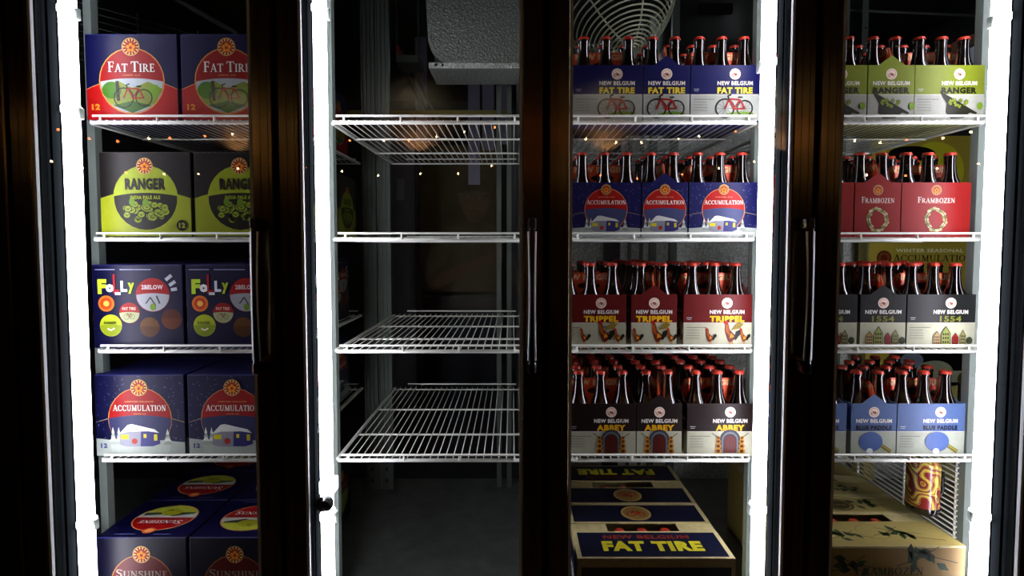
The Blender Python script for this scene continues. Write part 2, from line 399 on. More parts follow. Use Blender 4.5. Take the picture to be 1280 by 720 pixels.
# --- twelve-bottle boxes: W x HT faces
BW, BD, BH = .248, .200, .228
def arch_bg(a, W, Hh, top, bot, line, y0=.4, sag=.03):
    a.rect(-W / 2, 0, W / 2, Hh, top)
    pts = [(-W / 2, 0), (W / 2, 0)]; ar = []
    for i in range(17):
        u = 1 - i / 8; ar.append((u * W / 2, Hh * y0 + sag * (1 - u * u) ** 1.0))
    a.poly(pts + ar, bot); a.line(ar, .0014, line)
def art12(kind, W=BW, Hh=BH):
    a = Art(); cx, cy, r = .0, Hh * .46, min(W * .36, Hh * .43)
    if kind == 'bicycle':
        arch_bg(a, W, Hh, '131c58', 'b3201f', 'd9a86a', .36, .03)
        a.on('round_badge'); a.ell(cx, cy, r, r, 'd8a860'); a.ell(cx, cy, r * .97, r * .97, 'a31c1c')
        a.poly(under_arch(cx, cy, r * .96, cy - r * .02, r * .1), 'b4bec0')
        a.on('picture')
        a.poly([(cx - r * .93, cy - r * .28), (cx - r * .4, cy + .0), (cx, cy - r * .22), (cx + r * .5, cy - r * .02), (cx + r * .94, cy - r * .24), (cx + r * .7, cy - r * .68), (cx, cy - r * .96), (cx - r * .7, cy - r * .68)], '93a048')
        a.ell(cx - r * .62, cy - r * .28, r * .3, r * .26, '5c8a2a'); a.ell(cx + r * .66, cy - r * .3, r * .2, r * .2, '86a838')
        a.line([(cx - r * .45, cy + .0), (cx - r * .42, cy - r * .6)], r * .1, '4a3b22')
        a.poly([(cx - r * .6, cy - r * .74), (cx, cy - r * .6), (cx + r * .6, cy - r * .74), (cx, cy - r * .97)], '4f7a22')
        bike(a, cx + r * .05, cy - r * .42, r * 1.1, 'a5281c', '23261f', spokes=True)
        emblem(a, cx, cy + r * 1.02, r * .27, 'gold')
        a.on('lettering'); a.text('FAT TIRE', cx, cy + r * .42, r * 1.42, r * .32, 'f0ece4', ser=True)
        a.text('AMBER ALE', cx, cy + r * .17, r * .55, r * .06, 'd08a6a')
        a.text('12', -W * .4, Hh * .15, .022, .016, 'd99a3c', .05)
    elif kind == 'hops':
        arch_bg(a, W, Hh, '241c16', 'a3ac2c', '3a3a10', .46, .022)
        a.on('round_badge'); a.ell(cx, cy, r, r, 'a9b634'); a.poly(under_arch(cx, cy, r * .98, cy + r * .06, r * .1), '2c2c1c')
        a.on('picture'); hops(a, cx, cy - r * .42, r * 1.5, 34)
        a.ell(cx - r * .42, cy - r * .12, r * .09, r * .13, '7da02a', 10); a.ell(cx - .0, cy - r * .14, r * .1, r * .12, '7da02a', 10)
        emblem(a, cx, cy + r * .98, r * .25, 'gold')
        a.on('lettering'); a.text('RANGER', cx, cy + r * .43, r * 1.24, r * .36, '1e2010', .045)
        a.text('INDIA PALE ALE', cx, cy + r * .02, r * .92, r * .11, 'aab63c', .04)
        a.ell(W * .4, Hh * .13, .015, .015, '1e2010', 16); a.text('12', W * .4, Hh * .13, .017, .014, 'aab63c', .05)
    elif kind == 'mixed':
        a.rect(-W / 2, 0, W / 2, Hh, '15164c')
        a.on('emblem')
        def badge(x, y, r_, top, bot, line=None):
            a.ell(x, y, r_, r_, top, 22); a.poly(under_arch(x, y, r_ * .97, y, r_ * .1), bot)
        bx = lambda p: (p / 575 - .5) * W
        by = lambda p: Hh * (1 - p / 520)
        badge(bx(385), by(185), .046, 'a81c20', 'b4b8bc'); badge(bx(232), by(300), .028, 'a81c20', 'b9c09a')
        badge(bx(110), by(380), .030, 'b8c438', '9aa832'); badge(bx(360), by(390), .027, '7a5a24', '6b4a20'); badge(bx(503), by(340), .028, '6a3a20', '7a4a22')
        a.ell(bx(85), by(240), .022, .022, 'd98a3a', 18); a.ell(bx(85), by(240), .016, .016, 'c45a28', 16); a.ell(bx(85), by(240), .008, .008, 'f0c46a', 12)
        a.on('picture')
        a.line([(bx(340), by(240)), (bx(370), by(200)), (bx(400), by(250))], .003, '3a3c44'); a.ell(bx(385), by(262), .008, .01, '8aa838', 10); a.line([(bx(410), by(190)), (bx(430), by(240))], .004, '50545c')
        a.polys([_line(bx(x), by(y), bx(x + 38), by(y + d), .009) for x, y, d in ((472, 90, -30), (495, 125, -26), (505, 152, -6))], 'c8ccd0')
        bike(a, bx(232), by(318), .028, 'a5281c', '3a3a2a'); a.line([(bx(90), by(400)), (bx(110), by(410)), (bx(135), by(398))], .004, 'e8e8d0')
        a.on('lettering')
        a.text('F', bx(62), by(132), .024, .040, 'c2d84a', .06); a.text('o', bx(112), by(142), .022, .022, 'e6e6e6', .07)
        a.text('L', bx(153), by(115), .016, .052, 'b02030', .03); a.text('L', bx(203), by(130), .018, .030, 'e0e4f0', .05); a.text('y', bx(250), by(142), .018, .030, 'b8cc3c', .05)
        a.rect(bx(145), by(185), bx(182), by(168), 'dcdcdc')
        a.text('2BELOW', bx(385), by(135), .058, .012, 'e8d8d8', .03); a.text('FAT TIRE', bx(232), by(272), .036, .008, 'e8c8b8', .03); a.text('RANGER', bx(108), by(362), .034, .008, '3c4a12', .03)
        a.line([(bx(20), by(24)), (bx(150), by(24))], .002, 'b0b4d0'); a.line([(bx(180), by(24)), (bx(380), by(24))], .002, 'b0b4d0')
    elif kind == 'snow':
        arch_bg(a, W, Hh, '191c50', '191c50', 'b8a878', .42, .02)
        snowflakes(a, -W / 2, Hh * .2, W / 2, Hh, 130, s=.0008)
        a.poly([(-W / 2, 0), (W / 2, 0), (W / 2, Hh * .17), (W * .2, Hh * .2), (-W * .2, Hh * .18), (-W / 2, Hh * .22)], 'b4bcb4')
        a.on('round_badge'); a.ring(cx, cy, r, .0016, 'd9a86a'); a.ell(cx, cy, r * .98, r * .98, 'a8201c'); a.poly(under_arch(cx, cy, r * .99, cy + r * .02, r * .1), '4a4e72')
        a.poly([(-r * .9, Hh * .04), (r * .9, Hh * .04), (r * .97, Hh * .19), (r * .4, Hh * .2), (-r * .4, Hh * .18), (-r * .97, Hh * .2)], 'bcc4bc')
        a.on('picture'); trailer(a, cx, Hh * .12, r * 1.3)
        emblem(a, cx, cy + r * 1.0, r * .26, 'gold')
        a.on('lettering'); a.text('ACCUMULATION', cx, cy + r * .36, r * 1.66, r * .2, 'f0ece4', ser=True)
        a.text('LIMITED RELEASE', cx, cy + r * .56, r * .9, r * .045, 'd8a070'); a.text('WINTER ALE', cx, cy + r * .17, r * .4, r * .04, 'd8a070')
        a.text('12', -W * .41, Hh * .13, .018, .013, '5a6090', .05)
    elif kind == 'sunshine':
        a.rect(-W / 2, 0, W / 2, Hh, '0e1034')  # front inks painted darker to stand in for dim light near the floor
        a.on('round_badge'); a.ell(cx, cy, r, r, 'a8804a'); a.ell(cx, cy, r * .97, r * .97, '701616'); a.poly(under_arch(cx, cy, r * .97, cy - r * .02, r * .1), '9aa854')
        emblem(a, cx, cy + r * 1.0, r * .27, 'gold')
        a.on('lettering'); a.text('SUNSHINE', cx, cy + r * .4, r * 1.6, r * .26, 'a8a498', ser=True)
    elif kind == 'sunshine_top':
        r1, r2 = W * .36, Hh * .36
        a.rect(-W / 2, -Hh / 2, W / 2, Hh / 2, '101250')
        a.on('round_badge'); a.ell(0, 0, r1, r2, 'd8a878'); a.ell(0, 0, r1 * .96, r2 * .96, 'b01c20')
        a.poly([(r1 * .96 * cos(t), r2 * .96 * sin(t)) for t in [pi + i * pi / 14 for i in range(15)]], 'd0d4cc')
        a.poly([(-r1 * .8, -r2 * .3), (-r1 * .2, -r2 * .1), (r1 * .2, -r2 * .25), (r1 * .85, -r2 * .15), (r1 * .86, -r2 * .4), (-r1 * .86, -r2 * .42)], '5a6a4a')
        a.poly([(r1 * .96 * cos(t), r2 * .96 * sin(t)) for t in [pi * 1.14 + i * pi * .72 / 12 for i in range(13)]], 'c6cc5c')
        a.on('picture'); a.ell(0, -r2 * .42, r1 * .34, r2 * .26, 'b8b83c'); bike(a, r1 * .1, -r2 * .6, r1 * .3, '5a3a1c', '5a3a1c')
        a.on('lettering'); a.text('SUNSHINE', 0, r2 * .36, r1 * 1.4, r2 * .3, 'f0ece4', ser=True)
        a.on('emblem'); a.ell(0, r2 * .98, r1 * .2, r2 * .2, 'd87a4a'); a.ell(0, r2 * .98, r1 * .13, r2 * .13, 'f0b078')
        a.on('lettering'); a.rect(-W * .3, Hh * .44, -W * .1, Hh * .455, '8a8cb8'); a.rect(W * .1, Hh * .44, W * .34, Hh * .455, '8a8cb8')
    return a.meshes()

# --- six-bottle carriers
PW, PD, PH = .186, .124, .146          # long side, short side, wall height
def rooster(a, x, y, s, body='8a3a14', tail='1c2a1c'):
    a.poly([(x - .2 * s, y + .1 * s), (x - .32 * s, y + .5 * s), (x - .3 * s, y + .95 * s), (x - .15 * s, y + 1.02 * s), (x - .05 * s, y + .6 * s), (x + .25 * s, y + .3 * s), (x + .3 * s, y + .1 * s), (x + .05 * s, y - .12 * s), (x - .1 * s, y - .1 * s)], body)
    a.poly([(x - .3 * s, y + .5 * s), (x - .28 * s, y + .9 * s), (x - .16 * s, y + .95 * s), (x - .08 * s, y + .5 * s), (x + .02 * s, y + .2 * s)], 'b06a22')
    a.poly([(x - .32 * s, y + .92 * s), (x - .4 * s, y + 1.0 * s), (x - .32 * s, y + 1.14 * s), (x - .2 * s, y + 1.1 * s), (x - .14 * s, y + 1.0 * s)], 'c0201c')
    a.poly([(x + .2 * s, y + .1 * s), (x + .3 * s, y + .5 * s), (x + .55 * s, y + .62 * s), (x + .62 * s, y + .4 * s), (x + .45 * s, y + .2 * s), (x + .3 * s, y - .02 * s)], tail)
    a.poly([(x - .05 * s, y + .1 * s), (x + .02 * s, y + .42 * s), (x + .22 * s, y + .2 * s)], 'e0a030')
    a.line([(x - .02 * s, y - .1 * s), (x - .02 * s, y - .3 * s), (x + .08 * s, y - .32 * s)], .05 * s, 'c89030'); a.line([(x + .1 * s, y - .05 * s), (x + .12 * s, y - .3 * s)], .05 * s, 'c89030')
def house(a, x, y, w_, h_, c1, c2='4a3a28'):
    a.poly([(x - w_ / 2, y), (x + w_ / 2, y), (x + w_ / 2, y + h_ * .62), (x, y + h_), (x - w_ / 2, y + h_ * .62)], c2)
    k = .86; a.poly([(x - w_ / 2 * k, y), (x + w_ / 2 * k, y), (x + w_ / 2 * k, y + h_ * .6), (x, y + h_ * .93), (x - w_ / 2 * k, y + h_ * .6)], c1)
    a.polys([[(x + dx * w_ - w_ * .08, y + dy * h_), (x + dx * w_ + w_ * .08, y + dy * h_), (x + dx * w_ + w_ * .08, y + (dy + .12) * h_), (x + dx * w_ - w_ * .08, y + (dy + .12) * h_)] for dx in (-.24, .0, .24) for dy in (.08, .3, .5)], c2)
PACKS = {  # band, lower, name, name colour, text aspect
 'bicycle': ('1a2468', 'b9bcb4', 'FAT TIRE', 'e4d24e'), 'rooster': ('7c1f1e', 'c4c4b0', 'TRIPPEL', 'ecc62c'),
 'arched-door': ('34201c', 'bfc0ae', 'ABBEY', 'e2b92c'), 'hop-spoon': ('939f2c', 'b8bab0', 'RANGER', '20260e'),
 'townhouse': ('282c2a', 'c2c3ae', '1554', '8e9144'), 'paddle': ('6c82a8', 'b6bbae', 'BLUE PADDLE', '151d44')}
def art6(kind, W, end):
    a = Art(); Hh = PH; pk = .026
    def outline(y0, top):
        return [(-W / 2, y0), (W / 2, y0), (W / 2, top)] + ([(W * .28, top), (0, top + pk), (-W * .28, top)] if end else []) + [(-W / 2, top)]
    cx = 0 if end else W * .135; tw = .094 if not end else .098
    if kind == 'snow-trailer':
        a.poly(outline(0, Hh), '1c2468'); snowflakes(a, -W / 2, Hh * .2, W / 2, Hh, 60 if end else 100, s=.0008)
        cx = 0; cy = Hh * .5; r = .058
        ar = [((1 - i / 6) * W / 2, Hh * .4 + .012 * (1 - (1 - i / 6) ** 2)) for i in range(13)]; a.line(ar, .0012, 'b8a878')
        a.poly([(-W / 2, 0), (W / 2, 0), (W / 2, Hh * .16), (0, Hh * .2), (-W / 2, Hh * .16)], 'bcc2bc')
        a.on('round_badge'); a.ring(cx, cy, r, .0016, 'e0a070'); a.ell(cx, cy, r * .97, r * .97, 'b5221c'); a.poly(under_arch(cx, cy, r * .97, cy - r * .02, r * .1), '5c6488')
        a.poly([(-r * .8, Hh * .03), (r * .8, Hh * .03), (r * .95, Hh * .17), (0, Hh * .2), (-r * .95, Hh * .17)], 'c2c8c2')
        a.on('picture'); trailer(a, cx, Hh * .1, r * 1.35)
        emblem(a, cx, cy + r * .93, r * .24, 'gold')
        a.on('lettering'); a.text('ACCUMULATION', cx, cy + r * .34, r * 1.8, r * .2, 'f4f0e8', ser=True); a.text('WINTER ALE', cx, cy + r * .58, r * .8, r * .05, 'e0a080')
    elif kind == 'wreath':
        a.poly(outline(0, Hh), 'a32a26'); cx = 0
        emblem(a, cx, Hh * .86, .0135, 'gold')
        a.on('lettering'); a.text('FRAMBOZEN', cx, Hh * .68, .1 if not end else .088, .016, 'f0e6dc', ser=True); a.rect(-.03, Hh * .615, .035, Hh * .622, 'd08a78')
        a.on('picture'); rr = random.Random(4)
        for i in range(22):
            t = i * 2 * pi / 22; q = .026 + rr.uniform(-.003, .003); x, y = q * cos(t), Hh * .32 + q * sin(t) * 1.05
            a.ell(x, y, .0062, .0046, ('c8bf94', 'a0a468', 'dcd6b4')[i % 3], 8)
        a.ring(0, Hh * .32, .0265, .002, '6a5a30')
    else:
        band, low, name, nc = PACKS[kind]; split = Hh * .47
        a.poly(outline(0, Hh), band); a.rect(-W / 2, 0, W / 2, split, low)
        a.rect(-W / 2, split - .0008, W / 2, split + .0008, 'd8d8c8')
        emblem(a, cx, Hh * .84, .0145, 'cream')
        a.on('lettering'); a.text('NEW BELGIUM', cx, Hh * .675, tw, .0108, 'ece8e0', .032)
        a.text(name, cx, Hh * .545, tw * (.62 if name == '1554' else .84 if name == 'ABBEY' else 1.0), .0165 if name != 'BLUE PADDLE' else .013, nc, .055 if name != '1554' else .03)
        if not end:
            a.rect(-W * .46, Hh * .56, -W * .38, Hh * .572, 'c8c8c8'); a.rect(-W * .45, Hh * .53, -W * .39, Hh * .54, 'c8c8c8')
            for q in range(5): a.rect(-W * .46, Hh * (.38 - q * .05), -W * .46 + W * (.3 if q == 0 else .2), Hh * (.388 - q * .05), '8a8c84' if q else '5a5c54')
        a.on('picture'); y0 = Hh * .06; d = .0 if end else 0
        if kind == 'bicycle':
            a.poly([(cx - .03, y0), (cx + .048, y0), (cx + .05, y0 + .012), (cx + .02, y0 + .016), (cx - .02, y0 + .011)], '86a83a')
            bike(a, cx, y0 + .031, .094, 'a52a1e', '1a1814', thin=.0042, spokes=True)
        elif kind == 'rooster':
            rooster(a, cx + .010, y0 + .013, .047, '7a3412', '26301f'); rooster(a, cx + .046, y0 + .012, .03, '8c5a1c', '20281c'); rooster(a, cx - .046, y0 + .012, .03)
            a.poly([(cx + .01, y0 + .04), (cx + .03, y0 + .062), (cx + .045, y0 + .058), (cx + .035, y0 + .045)], '9c8a3c')
        elif kind == 'arched-door':
            def ar(w_, h_): return [(cx - w_, y0), (cx + w_, y0)] + [(cx + w_ * cos(t), y0 + h_ - w_ + w_ * sin(t)) for t in [i * pi / 10 for i in range(11)]]
            a.poly(ar(.028, .066), '4c535c'); a.poly(ar(.023, .060), '7c8086'); a.poly(ar(.018, .054), '3a3a40'); a.poly(ar(.0155, .050), '6e2a1c')
            a.polys([_line(cx + q * .007, y0, cx + q * .007, y0 + .045, .0007) for q in (-1, 0, 1)], '3a140c')
            for sx in (-1, 1):
                for yy, rr_ in ((.006, .0095), (.02, .0085), (.033, .007), (.043, .0055)): a.ell(cx + sx * .032, y0 + yy, rr_, rr_ * .95, 'b88a2a', 12); a.ell(cx + sx * .032, y0 + yy, rr_ * .55, rr_ * .5, '5a3c14', 10)
                a.line([(cx + sx * .034, y0 + .045), (cx + sx * .05, y0 + .056)], .002, '6a6a50')
        elif kind == 'hop-spoon':
            a.poly([(cx - .052, y0 + .07), (cx + .05, y0 + .012), (cx + .046, y0 + .008), (cx + .03, y0 + .012), (cx + .014, y0 - .002), (cx - .02, y0 - .004), (cx - .034, y0 + .012), (cx - .032, y0 + .036), (cx - .042, y0 + .052)], '3a3a26')
            hops(a, cx - .002, y0 + .038, .056, 20, 5); a.ell(cx + .056, y0 + .03, .008, .01, '8aa82c', 10)
        elif kind == 'townhouse':
            for x, w_, h_, c in ((-.036, .022, .038, 'b09a6a'), (-.012, .026, .052, '9aa25c'), (.014, .018, .034, 'a03026'), (.034, .018, .042, '9c9a70')): house(a, cx + x, y0, w_, h_, c)
            a.ell(cx + .052, y0 + .012, .009, .01, '4a5434', 12)
        elif kind == 'paddle':
            a.polys([_line(cx + .018, y0 + .024, cx + .048, y0 + .004, .011)], '8a8244'); a.polys([_line(cx + .018, y0 + .026, cx + .048, y0 + .006, .003)], 'b0a860')
            a.ell(cx - .008, y0 + .032, .033, .028, '6a7c9c'); a.ell(cx - .008, y0 + .033, .031, .026, '647cab')
            a.ell(cx - .01, y0 + .006, .009, .008, 'e8ecec', 14); a.ell(cx - .018, y0 - .002, .012, .002, '80868a', 10)
    return a.meshes()
def joined(meshes):
    o = None
    v = []; f = []; c = []
    for me in meshes.values():
        b = len(v); v += [x.co[:] for x in me.vertices]; at = me.color_attributes['ink'].data
        for p in me.polygons: f.append([i + b for i in p.vertices]); c += [tuple(at[l].color) for l in p.loop_indices]
    me = bpy.data.meshes.new('printed_side'); me.from_pydata(v, [], f); me.materials.append(M['print'])
    at = me.color_attributes.new('ink', 'FLOAT_COLOR', 'CORNER')
    for i, cc in enumerate(c): at.data[i].color = cc
    me.update(); return me

# ================================================================== SETTING
struct(MB().box(-2.2, 2.6, 1.26, 2.24, FLOOR - .12, FLOOR).obj('floor', 'floor'))
struct(MB().box(-2.2, 2.6, 2.24, 4.9, FLOOR - .2, FLOOR - .1).obj('floor_storeroom', 'darkwall'))
struct(MB().box(-2.2, 2.6, 1.26, 4.9, 2.62, 2.7).obj('ceiling', 'ceil'))
struct(MB().box(-2.2, 2.6, 4.8, 4.9, 0, 2.62).obj('wall_back', 'darkwall'))
struct(MB().box(-2.3, -2.2, 1.26, 4.9, 0, 2.62).obj('wall_left', 'darkwall'))
struct(MB().box(2.6, 2.7, 1.26, 4.9, 0, 2.62).obj('wall_right', 'darkwall'))
# embossed metal partition between the second and third bays and liner wall behind the right-hand bays
struct(MB().box(.036, .046, 1.44, 4.4, FLOOR - .1, 2.62).obj('wall_middle', 'stucco'))
wl = struct(link('wall_liner', None))
for x0, x1 in ((.047, .42), (.5, .63), (.66, 1.26), (1.262, 1.9)):
    MB().bbox(x0, x1, 2.36, 2.38, FLOOR - .09, H + .62, .002).obj('panel', 'stucco', wl)
MB().box(.42, .5, 2.40, 2.41, FLOOR - .09, H + .62).obj('seam_cover', 'black', wl)
MB().box(.63, .66, 2.345, 2.36, FLOOR - .09, H + .62).obj('seam_cover', 'post', wl)

# shop side, behind the camera
struct(MB().box(-4.5, 4.5, -3.6, 1.24, -.06, 0).obj('floor_shop', 'shopfloor'))
struct(MB().box(-4.5, 4.5, -3.7, -3.6, 0, 2.9).obj('wall_shop', 'shopwall'))
struct(MB().box(-4.5, 4.5, -3.6, 1.24, 2.85, 2.9).obj('ceiling_shop', 'darkwall'))
struct(MB().box(-4.5, 4.5, DY + .005, 1.26, 2.16, 2.85).obj('trim_header', 'bronze'))
struct(MB().box(-4.5, 4.5, DY - .005, 1.26, 0, .30).obj('trim_kickplate', 'bronze'))
struct(MB().box(-4.5, MX[0] - .075, DY + .0, 1.26, .30, 2.16).obj('trim_left', 'black'))
struct(MB().box(MX[4] + .075, 4.5, DY + .0, 1.26, .30, 2.16).obj('trim_right', 'black'))
o = MB(); o.bbox(MX[0] - .062, MX[0] - .006, DY, DY + .034, .31, 2.15, .003)
struct(o.obj('trim_stile', 'bronze'))

# ------------------------------------------------------------------ doors
ZB, ZT = .31, 2.15
def handle_parts(d, x):
    h = MB(); zt, zb = H + .058, H - .297; n = 12; pts = []; prof = []
    for i in range(n + 1):
        t = i / n; z = zb + (zt - zb) * t
        w_ = .0085 - .0028 * sin(pi * t); y = DY - .038 - .006 * sin(pi * t)
        pts.append((x - w_, w_, y, z))
    vs = []; fs = []
    for (_, w_, y, z) in pts:
        for a in range(8): q = 2 * pi * a / 8; vs.append((x + w_ * cos(q), y + .006 * sin(q), z))
    for i in range(n):
        for a in range(8): fs.append((i * 8 + a, i * 8 + (a + 1) % 8, (i + 1) * 8 + (a + 1) % 8, (i + 1) * 8 + a))
    h.add(vs, fs, True); h.add(vs[:8], [tuple(reversed(range(8)))]); h.add(vs[-8:], [tuple(range(8))])
    ho = h.obj('door_handle', 'handle', d); ho['label'] = 'slim black bowed pull handle'
    for z in (zt - .012, zb + .012):
        MB().bbox(x - .010, x + .010, DY - .044, DY + .002, z - .014, z + .014, .004).obj('standoff', 'handle', ho)
    for s in (-1, 1):
        MB().tube([(x + s * (p[1] + .0002), p[2] - .0005, p[3]) for p in pts[1:-1]], .0024, 8).obj('chrome_edge', 'chrome', ho)
for i in range(4):
    xl, xr = MX[i] + .006, MX[i + 1] - .006; sw = .050
    d = struct(link('door_%d' % (i + 1), None, None, (0, 0, 0)))
    for x0, x1 in ((xl, xl + sw), (xr - sw, xr)):
        m = MB(); m.bbox(x0, x1, DY, DY + .034, ZB, ZT, .003)
        m.box(x0 + .018, x0 + .021, DY - .0012, DY + .001, ZB + .01, ZT - .01); m.box(x0 + .036, x0 + .039, DY - .0012, DY + .001, ZB + .01, ZT - .01)
        m.obj('stile', 'bronze', d)
    for z0, z1 in ((ZB, ZB + sw), (ZT - sw, ZT)):
        MB().bbox(xl + sw, xr - sw, DY, DY + .034, z0, z1, .003).obj('rail', 'bronze', d)
    MB().box(xl + sw - .004, xr - sw + .004, DY + .012, DY + .016, ZB + sw - .004, ZT - sw + .004).obj('glass_pane', 'glass', d)
    for x0, x1 in ((xl + sw, xl + sw + .006), (xr - sw - .006, xr - sw)):
        MB().box(x0, x1, DY + .003, DY + .0115, ZB + sw, ZT - sw).obj('spacer_bar', 'spacer', d)
        MB().box(x0, x1 if x0 < xl + .1 else x1, DY + .0165, DY + .0345, ZB + sw, ZT - sw).obj('glazing_bead', 'mullion', d)
    for x0, x1 in ((xl + .02, xl + sw + .003), (xr - sw - .003, xr - .02)):
        MB().bbox(x0, x1, DY + .0345, DY + .048, ZB + .01, ZT - .01, .003).obj('gasket', 'gasket', d)
    handle_parts(d, xr - .028)
for i, x in enumerate(MX):
    m = MB(); m.bbox(x - .059, x + .059, 1.2545, 1.283, .28, 2.2, .003); m.bbox(x - .03, x + .03, 1.283, 1.32, .28, 2.2, .003)
    struct(m.obj('trim_%d' % (i + 1), 'mullion'))

# ------------------------------------------------------------------ vertical strip lights
pos = ['left jamb of the leftmost door', 'left edge of the second door', 'right side of the third door', 'right jamb of the rightmost door']
def strip(x, side, label, group=None, clips=(), knob=False):
    """side = +1 when the lamp faces the bay on its right"""
    t = thing('strip_light', (x, 1.30, .32), label, 'light', group)
    s = side; z1 = 1.80
    def bx(m, a, b, y0, y1, z0, zz): m.bbox(min(s * a, s * b), max(s * a, s * b), y0, y1, z0, zz, .002)
    m = MB(); bx(m, .0, .010, -.016, .014, 0, z1); m.obj('housing', 'lampbody', t)
    m = MB(); pts = [(.0105, -.0165), (.022, -.0165), (.027, -.011), (.028, .006), (.023, .0145), (.0105, .0145)]
    pts = [(s * a, b) for a, b in pts]; pts = pts if s > 0 else pts[::-1]
    m.prism_z(pts, .004, z1 - .004); m.prism_z([(s * .003, -.0185), (s * .022, -.0185), (s * .022, -.0166), (s * .003, -.0166)][::(1 if s > 0 else -1)], .004, z1 - .004)
    m.obj('diffuser', 'lamp', t)
    for z in clips:
        m = MB(); bx(m, -.001, .030, -.0205, .016, z - .32 - .010, z - .32 + .010); bx(m, .030, .038, -.004, .010, z - .32 - .022, z - .32 + .006)
        m.obj('clip', 'clip', t)
    if knob:
        m = MB(); m.bbox(-.001, .037, -.0205, .017, .34, .375, .002); m.obj('collar', 'clip', t)
        m = MB(); m.lathe([(.006, 0), (.019, .002), (.021, .010), (.017, .026), (.009, .034)], 16)
        k = m.obj('lamp_knob', 'handle', t, (.018, -.018, .318)); k.rotation_euler = (R(70), 0, 0); k['label'] = 'round black twist knob'
    return t
strip(MX[0] + .060, 1, 'tall glowing white strip light on the ' + pos[0], clips=(H + .58, H + .335, H - .72))
strip(MX[1] + .060, 1, 'tall glowing white strip light with black knob, ' + pos[1], clips=(H + .58, H - .70), knob=True)
strip(MX[3] - .060, -1, 'tall glowing white strip light down the ' + pos[2], clips=(H + .45, H - .68))
strip(MX[4] - .060, -1, 'tall glowing white strip light on the ' + pos[3], clips=(H + .56, H - .70))

# ------------------------------------------------------------------ uprights
def upright(x, y, w_, d_, z0, z1, label, group=None, mt='post'):
    t = thing('shelf_upright', (x, y, z0), label, 'post', group); h = z1 - z0
    m = MB(); m.box(-w_ / 2, w_ / 2, 0, d_, 0, h)
    for k in (-.5, -.17, .17, .5):
        if w_ > .03: m.box(k * w_ - .0025, k * w_ + .0025, -.006, 0, 0, h)
    m.obj('channel', mt, t)
    if w_ < .03: return t
    m = MB(); n = 3
    for k in range(n): m.box(-w_ * .12, w_ * .12, -.0012, .0008, .03 + k * .05, .045 + k * .05)
    sl = m.obj('slots', 'black', t); sl['kind'] = 'stuff'
    return t
SWD = .522; SHX = [-.868, -.224, .396, 1.002]
names = ['leftmost', 'second', 'third', 'rightmost']
for i in range(4):
    for s, x in ((1, MX[i] + .107), (-1, MX[i + 1] - .107)):
        sd = 'left' if s > 0 else 'right'
        if (i, s) not in ((0, 1), (1, 1), (2, -1), (3, -1)): continue
        x = SHX[i] - s * (SWD / 2 + .0105)
        upright(x, 1.400, .021, .024, FLOOR, 2.25, 'narrow grey front shelf post at the %s edge behind the %s door' % (sd, names[i]), mt='frontpost')
for x, a in ((-.593, 'outer'), (-.533, 'inner')):
    upright(x, 2.14, .05, .03, FLOOR - 0.0, 2.4, 'wide ribbed grey rear post, %s of the pair behind second door' % a)
for x, a in ((-.055, 'left'), (-.012, 'right')):
    upright(x, 2.16, .02, .02, FLOOR, 2.4, 'thin pale rear post, %s of the pair by the embossed partition' % a)
for x, a in ((.497, 'left'), (.547, 'right')):
    upright(x, 2.16, .011, .02, FLOOR, 2.4, 'thin shiny rear post behind the third door, %s of its pair' % a)
upright(.68, 2.16, .03, .02, FLOOR, 2.4, 'grey rear post behind the right end of the third bay')
upright(1.36, 2.12, .022, .02, FLOOR, 2.4, 'grey rear post seen behind the fourth door')

# ------------------------------------------------------------------ wire shelves
SZ = [H + .322, H + .012, H - .290, H - .590]; SY0, SY1 = 1.374, 2.07; SWD = .522
def make_shelf():
    t = link('wire_shelf', None); hw = SWD / 2
    m = MB(); r = .0052
    m.tube([(-hw + r, SY1 - SY0, 0), (-hw + r, .012, 0), (-hw + .012, 0, 0), (hw - .012, 0, 0), (hw - r, .012, 0), (hw - r, SY1 - SY0, 0)], r, 8); m.obj('front_rod', 'wire', t)
    m = MB(); m.tube([(-hw + .02, -.004, .0165), (hw - .012, -.004, .0165)], .0031, 6)
    for k in range(4):
        x = -hw + .04 + k * (2 * hw - .07) / 3; m.tube([(x, -.003, 0), (x, -.004, .0165)], .003, 6)
    m.obj('stop_rail', 'wire', t)
    for y, z in ((.20, -.004), (.44, -.004), (SY1 - SY0 - .01, -.002)):
        MB().tube([(-hw + .004, y, z), (hw - .004, y, z)], .0032, 6).obj('cross_rod', 'wire', t)
    MB().tube([(-hw + .06, SY1 - SY0, .018), (hw - .02, SY1 - SY0, .018)], .003, 6).obj('back_rail', 'wire', t)
    me = MB().tube([(0, -.001, .0035), (0, SY1 - SY0, .0035)], .00165, 5).mesh('wire', 'wire'); n = 25
    for k in range(n): link('wire', me, t, (-hw + SWD * (k + .5) / n, 0, .002))
    return t
proto = make_shelf()
SHX = [-.868, -.224, .396, 1.002]
lev = ['top', 'second', 'third', 'lowest']
first = True
for i in range(4):
    for j in range(4):
        s = proto if first else copy_tree(proto); first = False
        s.location = (SHX[i], SY0, SZ[j])
        what = ['bicycle boxes', 'hop boxes', 'mixed boxes', 'snow-trailer boxes'][j] if i == 0 else 'nothing' if i == 1 else \
            (['bicycle', 'snow-trailer', 'rooster', 'arched-door'] if i == 2 else ['hop-spoon', 'red wreath', 'townhouse', 'paddle'])[j] + ' six-packs'
        tag(s, ('empty white wire shelf, %s one behind the second door' % lev[j]) if i == 1 else 'white wire shelf holding the %s behind the %s door' % (what, names[i]), 'shelf', 'white wire shelves')
ZS = .0072                           # goods rest this far above the rod centre

